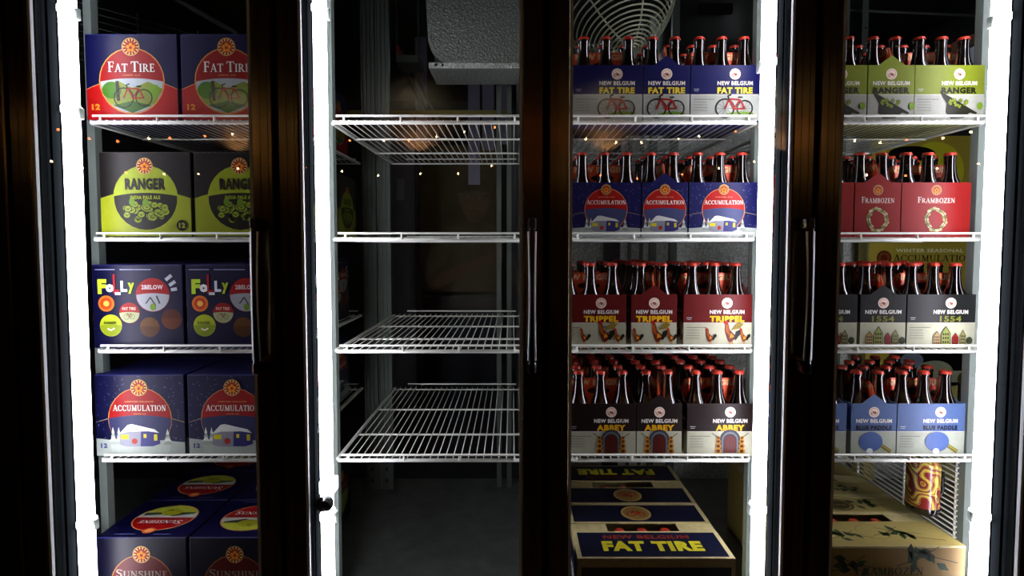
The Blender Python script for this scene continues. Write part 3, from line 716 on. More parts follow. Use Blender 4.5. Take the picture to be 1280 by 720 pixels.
# ------------------------------------------------------------------ twelve-bottle boxes
def box_body(W, D, Hh):
    m = MB(); m.bbox(-W / 2, W / 2, 0, D, 0, Hh, .0018)
    return m
colour12 = {'bicycle': '131c58', 'hops': '241c16', 'mixed': '15164c', 'snow': '191c50', 'sunshine': '101240'}
desc12 = {'bicycle': 'navy and red twelve-pack box with bicycle scene', 'hops': 'dark brown and lime twelve-pack box with hops',
          'mixed': 'purple-navy mixed twelve-pack box with round badges', 'snow': 'navy twelve-pack box with snowy trailer', 'sunshine': 'dark navy floor-level twelve-pack box'}
order12 = ['nearest', 'middle', 'rear']
def make12(kind, BHh=BH):
    Mx = mat('box_' + kind, colour12[kind], .5, spec=.25, noise=.06, nscale=60)
    t = link('twelve_pack', None)
    box_body(BW - .002, BD - .002, BHh - .001).obj('carton', Mx, t)
    front = art12(kind, BW - .006, BHh - .006)
    for k, me in front.items():
        if k == 'panel': p = link('front_panel', me, t, (0, .0003, .002))
    for k, me in front.items():
        if k != 'panel': link(k, me, p)
    sd = joined(art12(kind, BD - .006, BHh - .006))
    link('printed_side', sd, t, (BW / 2 - .0012, BD / 2, .002), (0, 0, R(90)))
    link('printed_side', sd, t, (-BW / 2 + .0012, BD / 2, .002), (0, 0, R(-90)))
    return t
XL12 = {'bicycle': -1.135, 'hops': -1.108, 'mixed': -1.138, 'snow': -1.142}
for j, kind in enumerate(('bicycle', 'hops', 'mixed', 'snow')):
    p = make12(kind); used = False
    for c in range(2):
        for r in range(3):
            b = copy_tree(p) if used else p; used = True
            b.location = (XL12[kind] + BW / 2 + c * (BW + .006), SY0 + .008 + r * (BD + .006), SZ[j] + ZS); b.rotation_euler = (0, 0, R(random.uniform(-.15, .15)))
            tag(b, '%s, %s one of the %s row' % (desc12[kind], order12[r], ('left', 'right')[c]), 'box', 'twelve-pack boxes behind the leftmost door')
p = make12('sunshine', .25); used = False
topart = art12('sunshine_top', BW - .006, BD - .006)
for k, me in topart.items():
    if k == 'panel': tp = link('top_panel', me, p, (0, BD / 2, .2492), (R(-90), 0, 0))
for k, me in topart.items():
    if k != 'panel': link(k, me, tp)
for c in range(2):
    for r in range(3):
        b = copy_tree(p) if used else p; used = True
        b.location = (-1.132 + BW / 2 + c * (BW + .006), 1.357 + r * (BD + .004), FLOOR)
        if r == 0 or True:
            for ch in b.children:
                if ch.name.startswith('top_panel'): ch.rotation_euler = (R(-90), 0, R(180) if c == 0 else 0)
        tag(b, '%s, %s one of the %s row' % (desc12['sunshine'], order12[r], ('left', 'right')[c]), 'box', 'navy boxes on the cooler floor')

# ------------------------------------------------------------------ bottles and carriers
bm_ = MB().lathe([(.024, 0), (.0288, .004), (.0292, .012), (.0292, .118), (.0282, .132), (.0245, .146), (.0188, .160), (.0155, .174), (.0138, .190), (.0128, .212), (.0140, .214), (.0140, .220), (.0120, .222), (.0120, .2275)], 18)
BOT = bm_.mesh('bottle', 'bottle')
CAP = MB().lathe([(.0152, .2205), (.0148, .2225), (.0138, .2265), (.0122, .2288), (.004, .2294)], 22, flute=-.035).mesh('cap', 'cap')
def bottle(x, y, z, label, group):
    b = link('beer_bottle', BOT, None, (x, y, z), (0, 0, random.uniform(0, 6)))
    link('bottle_cap', CAP, b); tag(b, label, 'bottle', group); return b

def carrier_body(kind):
    m = MB(); t = .0012; W, D, Hh = PW, PD, PH; pk = .026
    m.box(-W / 2, W / 2, -D / 2, -D / 2 + t, 0, Hh); m.box(-W / 2, W / 2, D / 2 - t, D / 2, 0, Hh); m.box(-W / 2, W / 2, -D / 2, D / 2, 0, t)
    g = [(-D / 2 + t, t), (D / 2 - t, t), (D / 2 - t, Hh), (D * .28, Hh), (0, Hh + pk), (-D * .28, Hh), (-D / 2 + t, Hh)]
    for x0 in (-W / 2, W / 2 - t):
        n = len(g); vs = [(x0, a, b) for a, b in g] + [(x0 + t, a, b) for a, b in g]
        tri = tessellate_polygon([[Vector((a, b, 0)) for a, b in g]])
        m.add(vs, [f for f in tri] + [tuple(i + n for i in reversed(f)) for f in tri] + [(i, (i + 1) % n, (i + 1) % n + n, i + n) for i in range(n)])
    return m
HANDLE = MB().prism([(-.0905, .12), (.0905, .12), (.0905, .170), (.082, .196), (.07, .2015), (-.07, .2015), (-.082, .196), (-.0905, .170)], -.0008, .0008).mesh('handle', 'orange')
ha = Art(); ha.on('handle_lettering'); ha.text('NEW BELGIUM', 0, .1885, .158, .017, 'ffd8b0', .06); ha.ell(0, .165, .032, .010, '2a0c06', 20); ha.ell(-.058, .158, .012, .010, '4a140a', 14); ha.ell(.058, .158, .012, .010, '4a140a', 14)
HLET = ha.meshes()['handle_lettering']
short = {'bicycle': 'navy bicycle six-pack', 'snow-trailer': 'navy snow-trailer six-pack', 'rooster': 'maroon rooster six-pack', 'arched-door': 'brown arched-door six-pack',
         'hop-spoon': 'green hop-spoon six-pack', 'wreath': 'red wreath six-pack', 'townhouse': 'black townhouse six-pack', 'paddle': 'blue paddle six-pack'}
def make_pack(kind):
    t = link('six_pack_carrier', None)
    kr = {'wreath': 'a32a26', 'snow-trailer': '1c2468'}.get(kind) or PACKS[kind][0]
    carrier_body(kind).obj('carrier_walls', mat('card_' + kind, kr, .6, noise=.08, nscale=60), t)
    h = link('handle', HANDLE, t); link('handle_lettering', HLET, h, (0, -.0006, 0))
    h2 = link('handle_lettering', HLET, h, (0, .0006, 0), (0, 0, pi))
    for end, W, off in ((False, PW, PD / 2), (True, PD, PW / 2)):
        ms = art6(kind, W - .001, end)
        for s in (0, 1):
            rz = (R(90) if end else 0) + s * pi
            # face normal points to (sin rz, -cos rz)
            loc = (sin(rz) * (off + .0002), -cos(rz) * (off + .0002), 0)
            p = link('end_panel' if end else 'side_panel', ms['panel'], t, loc, (0, 0, rz))
            for k, me in ms.items():
                if k != 'panel': link(k, me, p)
    return t
rowname = ['front', 'second', 'third', 'fourth', 'rearmost']
def stock(kind, z, left, mid, right, nl, nm, nr, y0=SY0 + .010):
    proto = make_pack(kind); used = [False]
    for colname, cx, n, turn in (('left', left, nl, 0), ('middle', mid, nm, 1), ('right', right, nr, 0)):
        for r in range(n):
            p = copy_tree(proto) if used[0] else proto; used[0] = True
            dpt = PW if turn else PD
            x = cx + random.uniform(-.001, .001) * (r > 0); y = y0 + dpt / 2 + r * (dpt + .004); rz = R(90) * turn + R(random.uniform(-.1, .1))
            p.location = (x, y, z); p.rotation_euler = (0, 0, rz)
            nm_ = '%s %s %s' % (rowname[r], colname, short[kind])
            tag(p, '%s on its shelf, %s of the %s column' % (short[kind], ['front one', 'second one back', 'third one back', 'fourth one back', 'rearmost one'][r], colname), 'carrier', short[kind] + 's on one shelf')
            for a in range(3):
                for b in range(2):
                    lx, ly = (a - 1) * .0606, (b - .5) * .0608
                    if turn: wx, wy = -ly, lx; lab = '%s bottle, %s row' % (('right', 'left')[b], ('front', 'middle', 'back')[a])
                    else: wx, wy = lx, ly; lab = '%s bottle, %s row' % (('left', 'centre', 'right')[a], ('front', 'back')[b])
                    bottle(x + wx, y + wy, z + .0016, 'red-capped brown %s of %s' % (lab, nm_), 'bottles in the ' + short[kind] + 's')
hL, hM = PW / 2, PD / 2
def cols(midc, rightl, rightr): return midc
stock('bicycle', SZ[0] + ZS, .255, .412, .569, 2, 1, 2)
stock('snow-trailer', SZ[1] + ZS, .253, .411, .569, 2, 1, 2)
stock('rooster', SZ[2] + ZS, .217, .386, .559, 2, 2, 2)
stock('arched-door', SZ[3] + ZS, .247, .404, .573, 4, 3, 5)
stock('hop-spoon', SZ[0] + ZS, .853, 1.010, 1.166, 2, 1, 2)
stock('wreath', SZ[1] + ZS, .826, .984, 1.141, 2, 1, 2)
stock('townhouse', SZ[2] + ZS, .845, 1.008, 1.166, 2, 1, 2)
stock('paddle', SZ[3] + ZS, .824, .992, 1.149, 2, 1, 2)

# ------------------------------------------------------------------ cases on the cooler floor
def case(x0, y0, W, D, Hh, label, style, flip=False, n_bottles=3):
    t = thing('beer_case', (x0 + W / 2, y0 + D / 2, FLOOR), label, 'case', 'open-topped cardboard cases on the floor')
    k = -1 if flip else 1
    m = MB(); th = .003; m.box(-W / 2, W / 2, -D / 2, -D / 2 + th, 0, Hh); m.box(-W / 2, W / 2, D / 2 - th, D / 2, 0, Hh)
    m.box(-W / 2, -W / 2 + th, -D / 2 + th, D / 2 - th, 0, Hh); m.box(W / 2 - th, W / 2, -D / 2 + th, D / 2 - th, 0, Hh); m.box(-W / 2, W / 2, -D / 2, D / 2, 0, .0125)
    m.obj('carton', 'card', t)
    g0, g1 = (-.012, .030)           # hand hole strip
    ys = sorted((k * g0, k * g1))
    MB().box(-W / 2, W / 2, -D / 2, ys[0], Hh, Hh + .003).obj('flap', 'card', t)
    MB().box(-W / 2, W / 2, ys[1], D / 2, Hh, Hh + .003).obj('flap', 'card', t)
    MB().box(-W / 2, -.10, ys[0], ys[1], Hh - .0015, Hh + .0012).obj('strip', 'card', t)
    MB().box(.10, W / 2, ys[0], ys[1], Hh - .0015, Hh + .0012).obj('strip', 'card', t)
    rot = (R(-90), 0, pi if flip else 0); hz = Hh + .0031
    def panel(fn, y, rot_=None):
        a = Art(); fn(a); ms = a.meshes(); p = link('printed_panel', ms['panel'], t, (0, y, hz), rot_ or rot)
        for q, me in ms.items():
            if q != 'panel': link(q, me, p)
    if style == 'navy':
        yc1 = k * (-D / 2 + g0) / 2; h1 = (D / 2 + g0) - .014
        yc2 = k * (D / 2 + g1) / 2; h2 = (D / 2 - g1) - .014
        def f1(a):
            a.rect(-W / 2 + .012, -h1 / 2, W / 2 - .012, h1 / 2, '1f2948'); a.on('lettering')
            a.text('NEW BELGIUM', -.003, h1 * .3, W * .58, .018, 'a04c38', .03); a.text('FAT TIRE', .004, -h1 * .08, W * .66, .044, 'e6e04c', .06)
        def f2(a):
            a.rect(-W / 2 + .012, -h2 / 2, W / 2 - .012, h2 / 2, '1f2948'); a.on('emblem')
            a.ell(0, 0, .044, .040, 'c9b07a'); a.ell(0, 0, .038, .034, 'a8905a'); bike(a, 0, 0, .05, 'b5482c', 'b5482c', thin=.004)
        panel(f1, yc1); panel(f2, yc2)
        def f3(a):
            a.rect(-D / 2 + .012, .015, D / 2 - .012, Hh - .02, '1f2948'); a.on('lettering'); a.text('FAT TIRE', 0, Hh * .6, D * .6, .04, 'd8d8d0', .05)
        a = Art(); f3(a); ms = a.meshes(); p = link('printed_side', ms['panel'], t, (-W / 2, 0, 0), (0, 0, R(-90))); link('lettering', ms['lettering'], p)
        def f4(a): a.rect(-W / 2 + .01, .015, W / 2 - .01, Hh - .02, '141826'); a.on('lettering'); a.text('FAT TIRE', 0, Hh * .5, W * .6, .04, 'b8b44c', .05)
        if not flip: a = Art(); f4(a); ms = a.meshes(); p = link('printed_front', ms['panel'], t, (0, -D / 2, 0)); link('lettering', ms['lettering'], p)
    else:
        def leaves(a, cx, cy, s, seed):
            rr = random.Random(seed); ps = []
            for i in range(9):
                x = cx + rr.uniform(-.5, .5) * s; y = cy + rr.uniform(-.25, .25) * s; an = rr.uniform(0, pi); l = s * .2; b = s * .1
                d = Vector((cos(an), sin(an))); n = Vector((-d.y, d.x))
                ps.append([(x - d.x * l, y - d.y * l), (x + n.x * b, y + n.y * b), (x + d.x * l * .4 + n.x * b * .8, y + d.y * l * .4 + n.y * b * .8), (x + d.x * l, y + d.y * l), (x - n.x * b, y - n.y * b)])
            a.polys(ps, '3f5a3c')
            a.line([(cx - s * .8, cy - s * .2), (cx - s * .2, cy), (cx + s * .3, cy + s * .32)], s * .02, '4a3a20'); a.line([(cx - s * .5, cy + s * .25), (cx, cy + s * .08), (cx + s * .8, cy - s * .12)], s * .02, '4a3a20')
        yc1 = k * (-D / 2 + g0) / 2; h1 = (D / 2 + g0) - .004; yc2 = k * (D / 2 + g1) / 2
        def f1(a):
            a.rect(-W / 2, -h1 / 2, W / 2, h1 / 2, 'b6aa74'); a.on('picture'); leaves(a, -.075, -.012, .075, 3); leaves(a, .06, .005, .085, 9); a.ring(0, .006, .042, .0012, '8a7440', ry=.036); a.line([(.1, -.02), (.17, -.035)], .003, '8a4a30')
        def f2(a):
            a.rect(-W / 2, -.04, W / 2, .04, 'b6aa74'); a.on('picture'); leaves(a, -.09, 0, .07, 5); leaves(a, .08, .006, .08, 6); a.on('emblem'); a.ell(0, 0, .044, .034, '4a4a2c'); a.ell(0, 0, .038, .029, 'a89050'); a.ell(0, 0, .033, .024, '4a4a2c'); a.text('FRAMBOZEN', 0, 0, .05, .012, 'b09850', ser=True)
        panel(f1, yc1); panel(f2, yc2)
        if not flip:
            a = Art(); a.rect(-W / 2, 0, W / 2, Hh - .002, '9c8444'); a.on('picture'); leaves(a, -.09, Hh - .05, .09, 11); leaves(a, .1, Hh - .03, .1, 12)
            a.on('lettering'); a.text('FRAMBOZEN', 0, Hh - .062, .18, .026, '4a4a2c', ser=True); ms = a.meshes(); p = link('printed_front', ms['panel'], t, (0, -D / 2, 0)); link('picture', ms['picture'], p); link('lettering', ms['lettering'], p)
    for i in range(n_bottles):
        bottle(x0 + W / 2 - .064 + i * .064, y0 + D / 2 + k * .009, FLOOR + .0130, 'red-capped bottle, %s of those in the hand hole of the %s' % (('left', 'middle', 'right')[i], label[:label.index(' with')]), 'bottles inside the cases')
case(.166, 1.262, .40, .27, .247, 'nearest navy and tan case with yellow lettering, below arched-door six-packs', 'navy')
case(.166, 1.536, .40, .27, .247, 'farther navy and tan case with upside-down lettering, behind the nearest one', 'navy', True, 2)
case(.795, 1.315, .40, .265, .247, 'nearest plain tan case with green leaf print, on the floor bottom right', 'leaf')
case(.795, 1.584, .40, .265, .247, 'farther plain tan case with leaf print, behind the nearest tan case', 'leaf', True, 2)

# ------------------------------------------------------------------ evaporator, fan and pipes up at the back
ev = thing('evaporator_housing', (-.14, 1.98, H + .66), 'embossed metal cooling unit housing with rounded corner above second door', 'cooling unit')
pts = [(.17, .02), (.17, .62), (-.12, .62), (-.16, .48), (-.19, .36)] + [(-.08 - .10 * cos(t), .13 - .11 * sin(t)) for t in [i * pi / 2 / 7 for i in range(8)]]
m = MB(); m.prism(pts, 0, .04); m.obj('end_panel', 'housing', ev)
m = MB(); m.bbox(-.17, .168, -.05, .15, -.008, .014, .003); m.obj('drip_pan', 'stucco', ev)
for x in (-.142, -.118): MB().lathe([(.005, 0), (.005, .004), (.002, .006)], 8).obj('screw', 'black', ev, (x, -.05, .003)).rotation_euler = (R(90), 0, 0)
for x, z in ((.05, .5), (.13, .30)): MB().lathe([(.010, 0), (.009, .005), (.004, .008)], 10).obj('screw', 'post', ev, (x, 0, z)).rotation_euler = (R(90), 0, 0)
m = MB(); m.box(-.16, .16, .04, .14, .02, .6); m.obj('coil_block', 'ceil', ev)

fc = Vector((.395, 2.02, H + .95)); ax = Vector((.20, -.35, -.92)).normalized()
u = ax.cross(Vector((0, 1, 0))).normalized(); v = ax.cross(u)
fn = thing('fan_guard', fc, 'domed wire fan guard of concentric rings above the bicycle six-packs', 'fan')
def dome(q): return .245 * q, .25 * max(0, 1 - q * q) ** .8
for i in range(19):
    q = (i + 1) / 19; rr_, hh = dome(q)
    m = MB(); m.tube([ax * hh + u * rr_ * cos(2 * pi * k / 40) + v * rr_ * sin(2 * pi * k / 40) for k in range(40)], .0034, 5, True); m.obj('ring', 'fan', fn)
for k in range(6):
    m = MB(); a = k * pi / 3 + .25
    m.tube([ax * (dome(q)[1] - .004) + (u * cos(a) + v * sin(a)) * dome(q)[0] for q in [j / 10 + .001 for j in range(11)]], .0034, 5); m.obj('spoke', 'fan', fn)
m = MB(); m.tube([-ax * .02, -ax * .12], .248, 32); m.obj('shroud', 'ceil', fn)
for k in range(5):
    a = k * 2 * pi / 5; b = MB(); d1 = u * cos(a) + v * sin(a); d2 = u * cos(a + .5) + v * sin(a + .5)
    b.add([d1 * .03 + ax * .03, d2 * .03 + ax * .01, d2 * .2 + ax * .0, d1 * .2 + ax * .045], [(0, 1, 2, 3)]); b.add([d1 * .03 + ax * .033, d2 * .03 + ax * .013, d2 * .2 + ax * .003, d1 * .2 + ax * .048], [(3, 2, 1, 0)]); b.obj('fan_blade', 'black', fn)

sh = thing('evaporator_shroud', (.93, 2.46, H + 1.10), 'large dark round duct shroud right of the fan guard', 'cooling unit')
m = MB(); m.lathe([(.20, -.26), (.245, -.22), (.27, -.05), (.27, .25)], 36); m.obj('drum', 'ceil', sh)
MB().bbox(-.16, -.02, -.31, -.29, -.15, -.11, .003).obj('name_plate', 'gasket', sh)
MB().bbox(-.02, .10, -.31, -.302, -.07, -.04, .003).obj('blue_sticker', mat('sticker', '1c2c58', .5), sh)

t = MB().tube([(-1.55, 2.05, H + 1.32), (-1.34, 2.05, H + .97), (-1.09, 2.05, H + .83), (-1.0, 2.05, H + .60)], .010, 10).obj('drain_pipe', 'post')
tag(t, 'thin grey pipe slanting down behind the bicycle boxes', 'pipe')
rk = thing('wire_rack', (-1.62, 1.9, H + .55), 'faint wire rack high behind the left bicycle box', 'rack')
for k in range(9): MB().tube([(0, 0, .34 - k * .026), (.42, .5, .34 - k * .026)], .0022, 5).obj('wire', 'post', rk)
for q in (0, .33, .66, 1): MB().tube([(.42 * q, .5 * q, -.55 - FLOOR + 0 if False else .1), (.42 * q, .5 * q, .36)], .003, 5).obj('cross_rod', 'post', rk)
t = MB().tube([(1.2, 2.28, H + 1.03), (2.62, 2.28, H + .97)], .006, 8).obj('pipe', 'post'); tag(t, 'thin horizontal pipe near the top behind the fourth door', 'pipe')
t = thing('hanging_strap', (1.49, 2.2, H + .86), 'short perforated grey metal strap hanging behind hop-spoon bottles', 'bracket')
MB().bbox(-.013, .013, 0, .004, -.30, .46, .001).obj('strap', 'post', t); MB().lathe([(.005, 0), (.005, .003)], 10).obj('hole', 'black', t, (0, -.0005, .05)).rotation_euler = (R(90), 0, 0)
t = MB().bbox(-.36, -.245, 2.6, 2.75, H + .905, H + .945, .003).box(-.25, -.245, 2.6, 2.62, H + .94, 2.62).box(-.36, -.355, 2.6, 2.62, H + .94, 2.62).obj('equipment_shelf', 'post'); t.location = (-.22, 0, 0)
tag(t, 'small grey shelf beside the cooling unit above the empty shelves', 'shelf')
t = MB().bbox(-.60, -.582, 2.6, 2.7, H + .945, H + .99, .002).obj('orange_box', 'orange'); t.location = (.02, 0, 0); tag(t, 'tiny orange box at the left end of the small high shelf', 'box')

# back-room fittings seen through the empty bay
t = thing('storeroom_door', (-.66, 3.6, FLOOR - .1), 'grey back-room door with pale square plate behind the empty shelves', 'door')
MB().bbox(-.22, -.01, 0, .05, 0, 2.05, .004).obj('door_leaf', 'greydoor', t); MB().bbox(-.015, .02, -.02, .06, 0, 2.1, .004).obj('door_edge', 'black', t)
MB().bbox(-.145, -.09, -.012, 0, 1.45, 1.60, .003).obj('push_plate', 'plate', t)
t = thing('brown_partition', (-.3, 4.2, FLOOR - .1), 'dark brown partition panel in the gloomy back room', 'panel')
MB().bbox(-.45, .18, 0, .05, .75, 1.95, .006).obj('panel', 'browndoor', t); MB().bbox(-.45, .18, -.02, .06, 0, .72, .006).obj('lower_panel', 'black', t)
t = thing('ceiling_brace', (-.5, 3.0, H + .75), 'thin dark horizontal beam with diagonal struts in the back room', 'beam')
MB().bbox(-.6, .5, 0, .05, 0, .025, .003).obj('beam', 'board', t); MB().tube([(-.08, .02, .27), (.1, .02, -.1)], .011, 6).obj('strut', 'post', t); MB().tube([(-.12, .04, .27), (.06, .04, -.1)], .011, 6).obj('strut', 'post', t)
t = thing('strip_curtain', (-.30, 3.3, H + .20), 'pale clear plastic curtain strips hanging in the back room', 'curtain')
for k, (x, z) in enumerate(((.02, .18), (.11, .40), (.20, .44), (-.32, .45))): MB().box(x, x + .075, k * .01, k * .01 + .003, z, 1.2).obj('strip', mat('strip%d' % k, '9a98ae', .3), t)

# ------------------------------------------------------------------ right-hand back: cardboard display and hanging insulated bottle
a = Art(); a.rect(-.2, -.60, .25, .46, 'bcb058')
a.on('badge'); a.ell(.07, .31, .125, .125, 'd4d44a'); a.ell(-.03, .385, .10, .032, '0c0c0c')
a.on('lettering'); a.text('WINTER SEASONAL', .06, -.028, .29, .016, 'f4f0c8', .03); a.text('ACCUMULATION', .075, -.060, .34, .030, '2a2c14', ser=True)
a.on('emblem'); a.ell(-.135, -.060, .032, .032, '7a3424'); a.ell(-.135, -.060, .024, .024, '8a6a34'); a.ell(-.135, -.060, .015, .015, '7a3424')
a.on('picture'); a.ell(.12, -.52, .24, .10, '141614'); a.rect(-.03, -.60, .25, -.50, '161816'); a.ell(-.0, -.505, .05, .035, '8a94a0'); a.ell(.1, -.555, .08, .05, 'b0b49c'); a.rect(.1, -.60, .25, -.55, 'b4b8a0'); a.ell(.23, -.585, .03, .03, '6a6a3a'); 
ms = a.meshes()
t = thing('display_board', (1.735, 2.20, H), 'olive cardboard display board with dark lettering behind the rightmost door', 'board')
MB().bbox(-.2, .25, .002, .02, -.60, .46, .002).obj('card', 'board', t)
MB().box(-.18, -.14, .02, .10, FLOOR - H, .3).obj('easel_leg', 'board', t); MB().box(.18, .22, .02, .10, FLOOR - H, .3).obj('easel_leg', 'board', t)
pp = link('printed_face', ms['panel'], t, (0, .002, 0))
for k, me in ms.items():
    if k != 'panel': link(k, me, pp)
t = thing('gabled_display', (1.62, 2.10, H + .50), 'pale blue gabled card display behind the right hop-spoon six-pack', 'display')
MB().prism([(.0, 0), (.34, 0), (.34, .30), (.31, .33), (.0, .17)], 0, .02).obj('card', 'blue', t)
MB().prism([(-.22, .10), (.36, .36), (.36, .40), (-.22, .14)], -.03, .03).obj('roof_edge', 'kraft', t)
g = thing('side_grille', (1.262, 1.42, H - .60), 'grille of thin pale horizontal rods at the right of tan cases', 'grille')
me = MB().tube([(0, 0, 0), (0, .62, 0)], .0026, 5).mesh('rod', 'wire')
for k in range(27): link('rod', me, g, (0, 0, -.42 + k * .0155))
for y in (.01, .2, .42, .61): MB().tube([(.004, y, -.445), (.004, y, .0)], .004, 6).obj('cross_rod', 'wire', g)
def swirl_mat():
    m = mat('swirl', 'd8c83a', .3, coat=.4); nt = m.node_tree; b = nt.nodes['Principled BSDF']
    tc = nt.nodes.new('ShaderNodeTexCoord'); wv = nt.nodes.new('ShaderNodeTexWave'); wv.inputs['Scale'].default_value = 7; wv.inputs['Distortion'].default_value = 16; wv.inputs['Detail'].default_value = 0; wv.inputs['Detail Scale'].default_value = 3.2
    wv.bands_direction = 'Z'
    r = nt.nodes.new('ShaderNodeValToRGB'); r.color_ramp.interpolation = 'CONSTANT'
    cs = ['7a1c1c', 'c8cc4a', '202014', 'd05a3c', 'b8bc44']; e = r.color_ramp.elements
    e[0].color = (*srgb(cs[0]), 1); e[1].position = .3; e[1].color = (*srgb(cs[1]), 1)
    for p_, c in ((.45, cs[2]), (.58, cs[3]), (.8, cs[4])): x = e.new(p_); x.color = (*srgb(c), 1)
    nt.links.new(tc.outputs['Object'], wv.inputs[0]); nt.links.new(wv.outputs['Fac'], r.inputs[0]); nt.links.new(r.outputs[0], b.inputs['Base Color'])
    return m
t = thing('insulated_bottle', (1.235 , 1.50, H - .78), 'round bottle with red and yellow swirls hanging under lowest right shelf', 'bottle')
m = MB(); m.lathe([(.0405, .022), (.0405, .145), (.036, .155), (.020, .160)], 24); m.obj('sleeve', swirl_mat(), t)
m = MB(); m.lathe([(.030, 0), (.038, .004), (.041, .012), (.041, .0235)], 24); m.obj('base', 'handle', t)
m = MB(); m.tube([(.037, 0, .12), (.058, 0, .115), (.060, 0, .06), (.052, 0, .045)], .004, 6); m.obj('carry_loop', 'handle', t)
MB().tube([(0, 0, .158), (0, 0, .188)], .012, 10).obj('cap', 'handle', t)
t.location = (1.190, 1.455, H - .775)

# ------------------------------------------------------------------ the shop behind the camera: fairy lights, added lamps, the photographer
def fairy(y, z, x0, x1, n, sag, seed, label):
    rr = random.Random(seed); t = thing('fairy_lights', (0, y, z), label, 'lights'); pts = []
    for k in range(n):
        q = k / (n - 1); x = x0 + (x1 - x0) * q; pts.append((x, 0, -sag * abs(sin(q * pi * 4)) + rr.uniform(-.02, .02)))
    MB().tube(pts, .002, 4).obj('cord', 'cord', t)
    b1 = MB().lathe([(.002, -.010), (.0075, -.006), (.0085, 0), (.005, .008), (.002, .010)], 8).mesh('bulb', 'bulb')
    b2 = b1.copy(); b2.materials.clear(); b2.materials.append(M['bulbred'])
    for p in pts: link('bulb', b1 if rr.random() < .7 else b2, t, (p[0] + rr.uniform(-.04, .04), .0, p[2] - .011))
fairy(-1.5, H + .90, -3.7, 3.7, 34, .10, 2, 'string of warm fairy lights hung behind the camera, reflected in the glass')
fairy(-1.9, H + .70, -3.9, 3.9, 26, .12, 5, 'lower string of warm fairy lights reflected in the door glass')
for k, x in enumerate((-3.2, -1.1, 1.1, 3.2)):  # uplights added so the bronze stiles mirror a warm upper wall and ceiling
    t = thing('added_wall_uplight', (x, -3.50, 2.30), 'added warm uplight on the shop wall behind the camera, %s of four' % ('leftmost', 'second', 'third', 'rightmost')[k], 'lamp', 'added wall uplights in the shop')
    MB().lathe([(.03, -.10), (.07, -.01), (.078, .06), (.074, .06), (.066, -.01), (.02, -.09)], 16).obj('lamp_shade', 'black', t); MB().box(-.02, .02, -.10, 0, -.06, -.03).obj('bracket', 'black', t)
    ld = bpy.data.lights.new('uplight', 'AREA'); ld.energy = 34; ld.size = .10; ld.color = (1, .82, .52); lo = link('added_light', ld, t, (0, 0, .0), (R(180 - 6), 0, 0))
t = thing('storeroom_fill_lamp', (.1, 3.7, 2.60), 'added dim round fill lamp on the back-room ceiling', 'lamp')  # fill lamp added to brighten the back room
MB().lathe([(.09, 0), (.11, .02)], 18).obj('lamp_housing', 'lampbody', t)
ld = bpy.data.lights.new('storeroom', 'AREA'); ld.energy = 9.0; ld.size = .16; ld.color = (.85, .92, 1); link('added_light', ld, t, (0, 0, -.01))
strip(MX[4] + .060, 1, 'strip light of the next bay beyond the right edge', clips=())

def skin_body(name, pts, edges, radii, m, parent, root=0, sub=2):
    me = bpy.data.meshes.new(name); me.from_pydata(pts, edges, []); o = link(name, me, parent)
    s = o.modifiers.new('skin', 'SKIN'); s.use_smooth_shade = True
    for i, r in enumerate(radii):
        me.skin_vertices[0].data[i].radius = (r, r) if not isinstance(r, tuple) else r
        me.skin_vertices[0].data[i].use_root = (i == root)
    u_ = o.modifiers.new('sub', 'SUBSURF'); u_.levels = sub; u_.render_levels = sub
    me.materials.append(M[m]); return o
PXc, PYc = -.20, -.34
per = thing('person', (PXc, PYc, 0), 'person in a brimmed cap taking the photograph, reflected in the second door', 'person')
P = [(0, 0, .90), (0, 0, 1.08), (0, .01, 1.24), (0, .0, 1.36), (0, .01, 1.42),
     (-.17, 0, 1.33), (-.25, .04, 1.08), (.17, 0, 1.33), (.25, .05, 1.08),
     (-.09, 0, .84), (-.10, .02, .47), (-.10, -.01, .10), (.09, 0, .84), (.10, .02, .47), (.10, -.01, .10)]
E = [(0, 1), (1, 2), (2, 3), (3, 4), (3, 5), (5, 6), (3, 7), (7, 8), (0, 9), (9, 10), (10, 11), (0, 12), (12, 13), (13, 14)]
skin_body('torso', P, E, [(.15, .11), (.14, .10), (.16, .11), (.10, .08), .055, .065, .050, .065, .050, .095, .068, .05, .095, .068, .05], 'shirt', per)
skin_body('trousers', [P[0], P[9], P[10], P[11], P[12], P[13], P[14]], [(0, 1), (1, 2), (2, 3), (0, 4), (4, 5), (5, 6)], [(.16, .125), .105, .077, .062, .105, .077, .062], 'jeans', per)
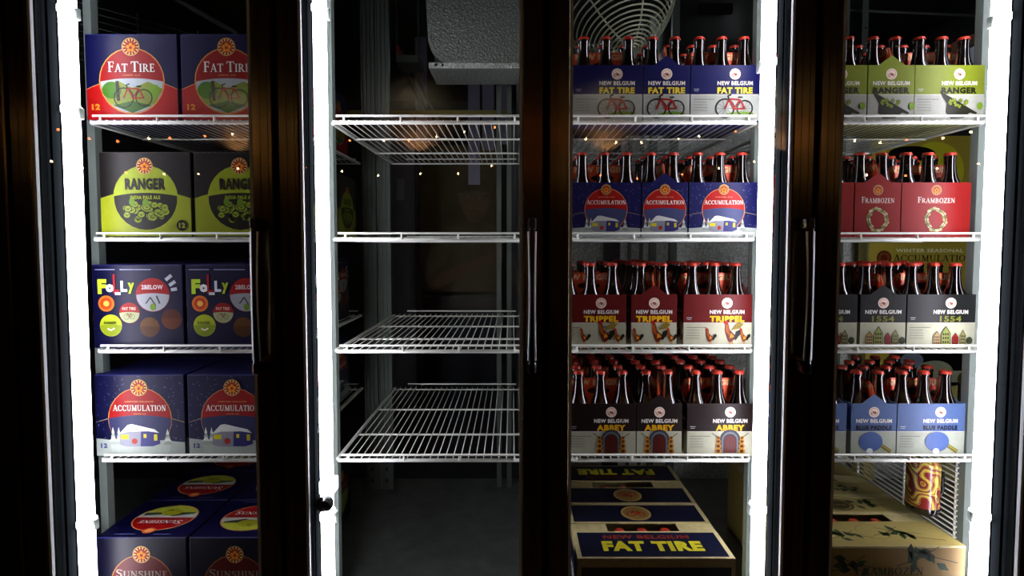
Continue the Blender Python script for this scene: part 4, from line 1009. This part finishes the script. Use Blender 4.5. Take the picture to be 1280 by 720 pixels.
for s in (-1, 1):
    el = (s * .25, .05, 1.08); hd = ((.2 + s * .072), .245, 1.275)
    skin_body('forearm', [el, ((el[0] + hd[0]) / 2, .14, 1.165), (hd[0], hd[1] - .03, hd[2] - .02), hd], [(0, 1), (1, 2), (2, 3)], [.044, .038, .027, (.040, .02)], 'skin', per)
    for f in range(4):
        z = 1.302 - f * .02; L = (.92, 1.0, .96, .8)[f]
        skin_body('finger', [(hd[0], hd[1], z - .01), (hd[0] + s * .002, hd[1] + .035 * L, z), (hd[0] - s * .012, hd[1] + .058 * L, z), (hd[0] - s * .034 * L, hd[1] + .062, z)], [(0, 1), (1, 2), (2, 3)], [.010, .009, .0085, .0075], 'skin', per, sub=1)
    skin_body('thumb', [(hd[0] - s * .002, hd[1] - .02, 1.285), (hd[0] - s * .02, hd[1] - .012, 1.30), (hd[0] - s * .042, hd[1] + .002, 1.305)], [(0, 1), (1, 2)], [.012, .010, .008], 'skin', per, sub=1)
    MB().bbox(s * .10 - .045, s * .10 + .045, -.09, .17, 0, .085, .02).obj('shoe', 'black', per)
hm = bmesh.new(); bmesh.ops.create_uvsphere(hm, u_segments=28, v_segments=20, radius=1)
for v_ in hm.verts:
    x, y, z = v_.co; wd = .074 * (1 - .22 * max(0, -z) ** 1.5); dd = .095 * (1 - .1 * max(0, -z))
    nose = .022 * math.exp(-((x / .18) ** 2 + ((z + .12) / .2) ** 2)) if y > 0 else 0
    sock = -.010 * (math.exp(-(((abs(x) - .38) / .16) ** 2 + ((z - .1) / .12) ** 2))) if y > 0 else 0
    v_.co = Vector((x * wd, y * dd + nose + sock, z * .118))
me = bpy.data.meshes.new('head'); hm.to_mesh(me); hm.free(); me.materials.append(M['skin']); me.polygons.foreach_set('use_smooth', [True] * len(me.polygons))
hd = link('head', me, per, (0, .03, 1.53))
for s in (-1, 1):
    MB().lathe([(.002, -.009), (.009, -.005), (.0105, 0), (.009, .005), (.002, .009)], 10).obj('eye', 'plate', hd, (s * .028, .077, .012)).rotation_euler = (R(90), 0, 0)
    MB().lathe([(.002, -.02), (.011, -.012), (.013, 0), (.011, .014), (.003, .022)], 10).obj('ear', 'skin', hd, (s * .073, -.005, .0))
MB().bbox(-.022, .022, .078, .088, -.062, -.052, .003).obj('mouth', mat('lips', '7a4438', .5), hd)
m = MB(); m.lathe([(.084, .02), (.086, .05), (.078, .09), (.055, .12), (.02, .134)], 22); m.obj('cap_crown', 'capcloth', hd)
m = MB(); m.prism_z([(.085 * cos(t), .02 + .05 + .085 * sin(t) * .9) for t in [i * pi / 10 for i in range(11)]] + [(-.085, .0), (.085, .0)], .026, .034); m.obj('cap_brim', 'brim', hd)
t = thing('hand_camera', (0, -.085, H - .005), 'small black camera held up in both hands of the photographer', 'camera')
MB().bbox(-.062, .062, -.03, .025, -.042, .040, .006).obj('camera_body', 'black', t)
m = MB(); m.tube([(0, .025, 0), (0, .058, 0)], .03, 20); m.obj('lens', 'handle', t)
MB().bbox(-.02, .02, -.02, .02, .040, .055, .004).obj('viewfinder', 'black', t)
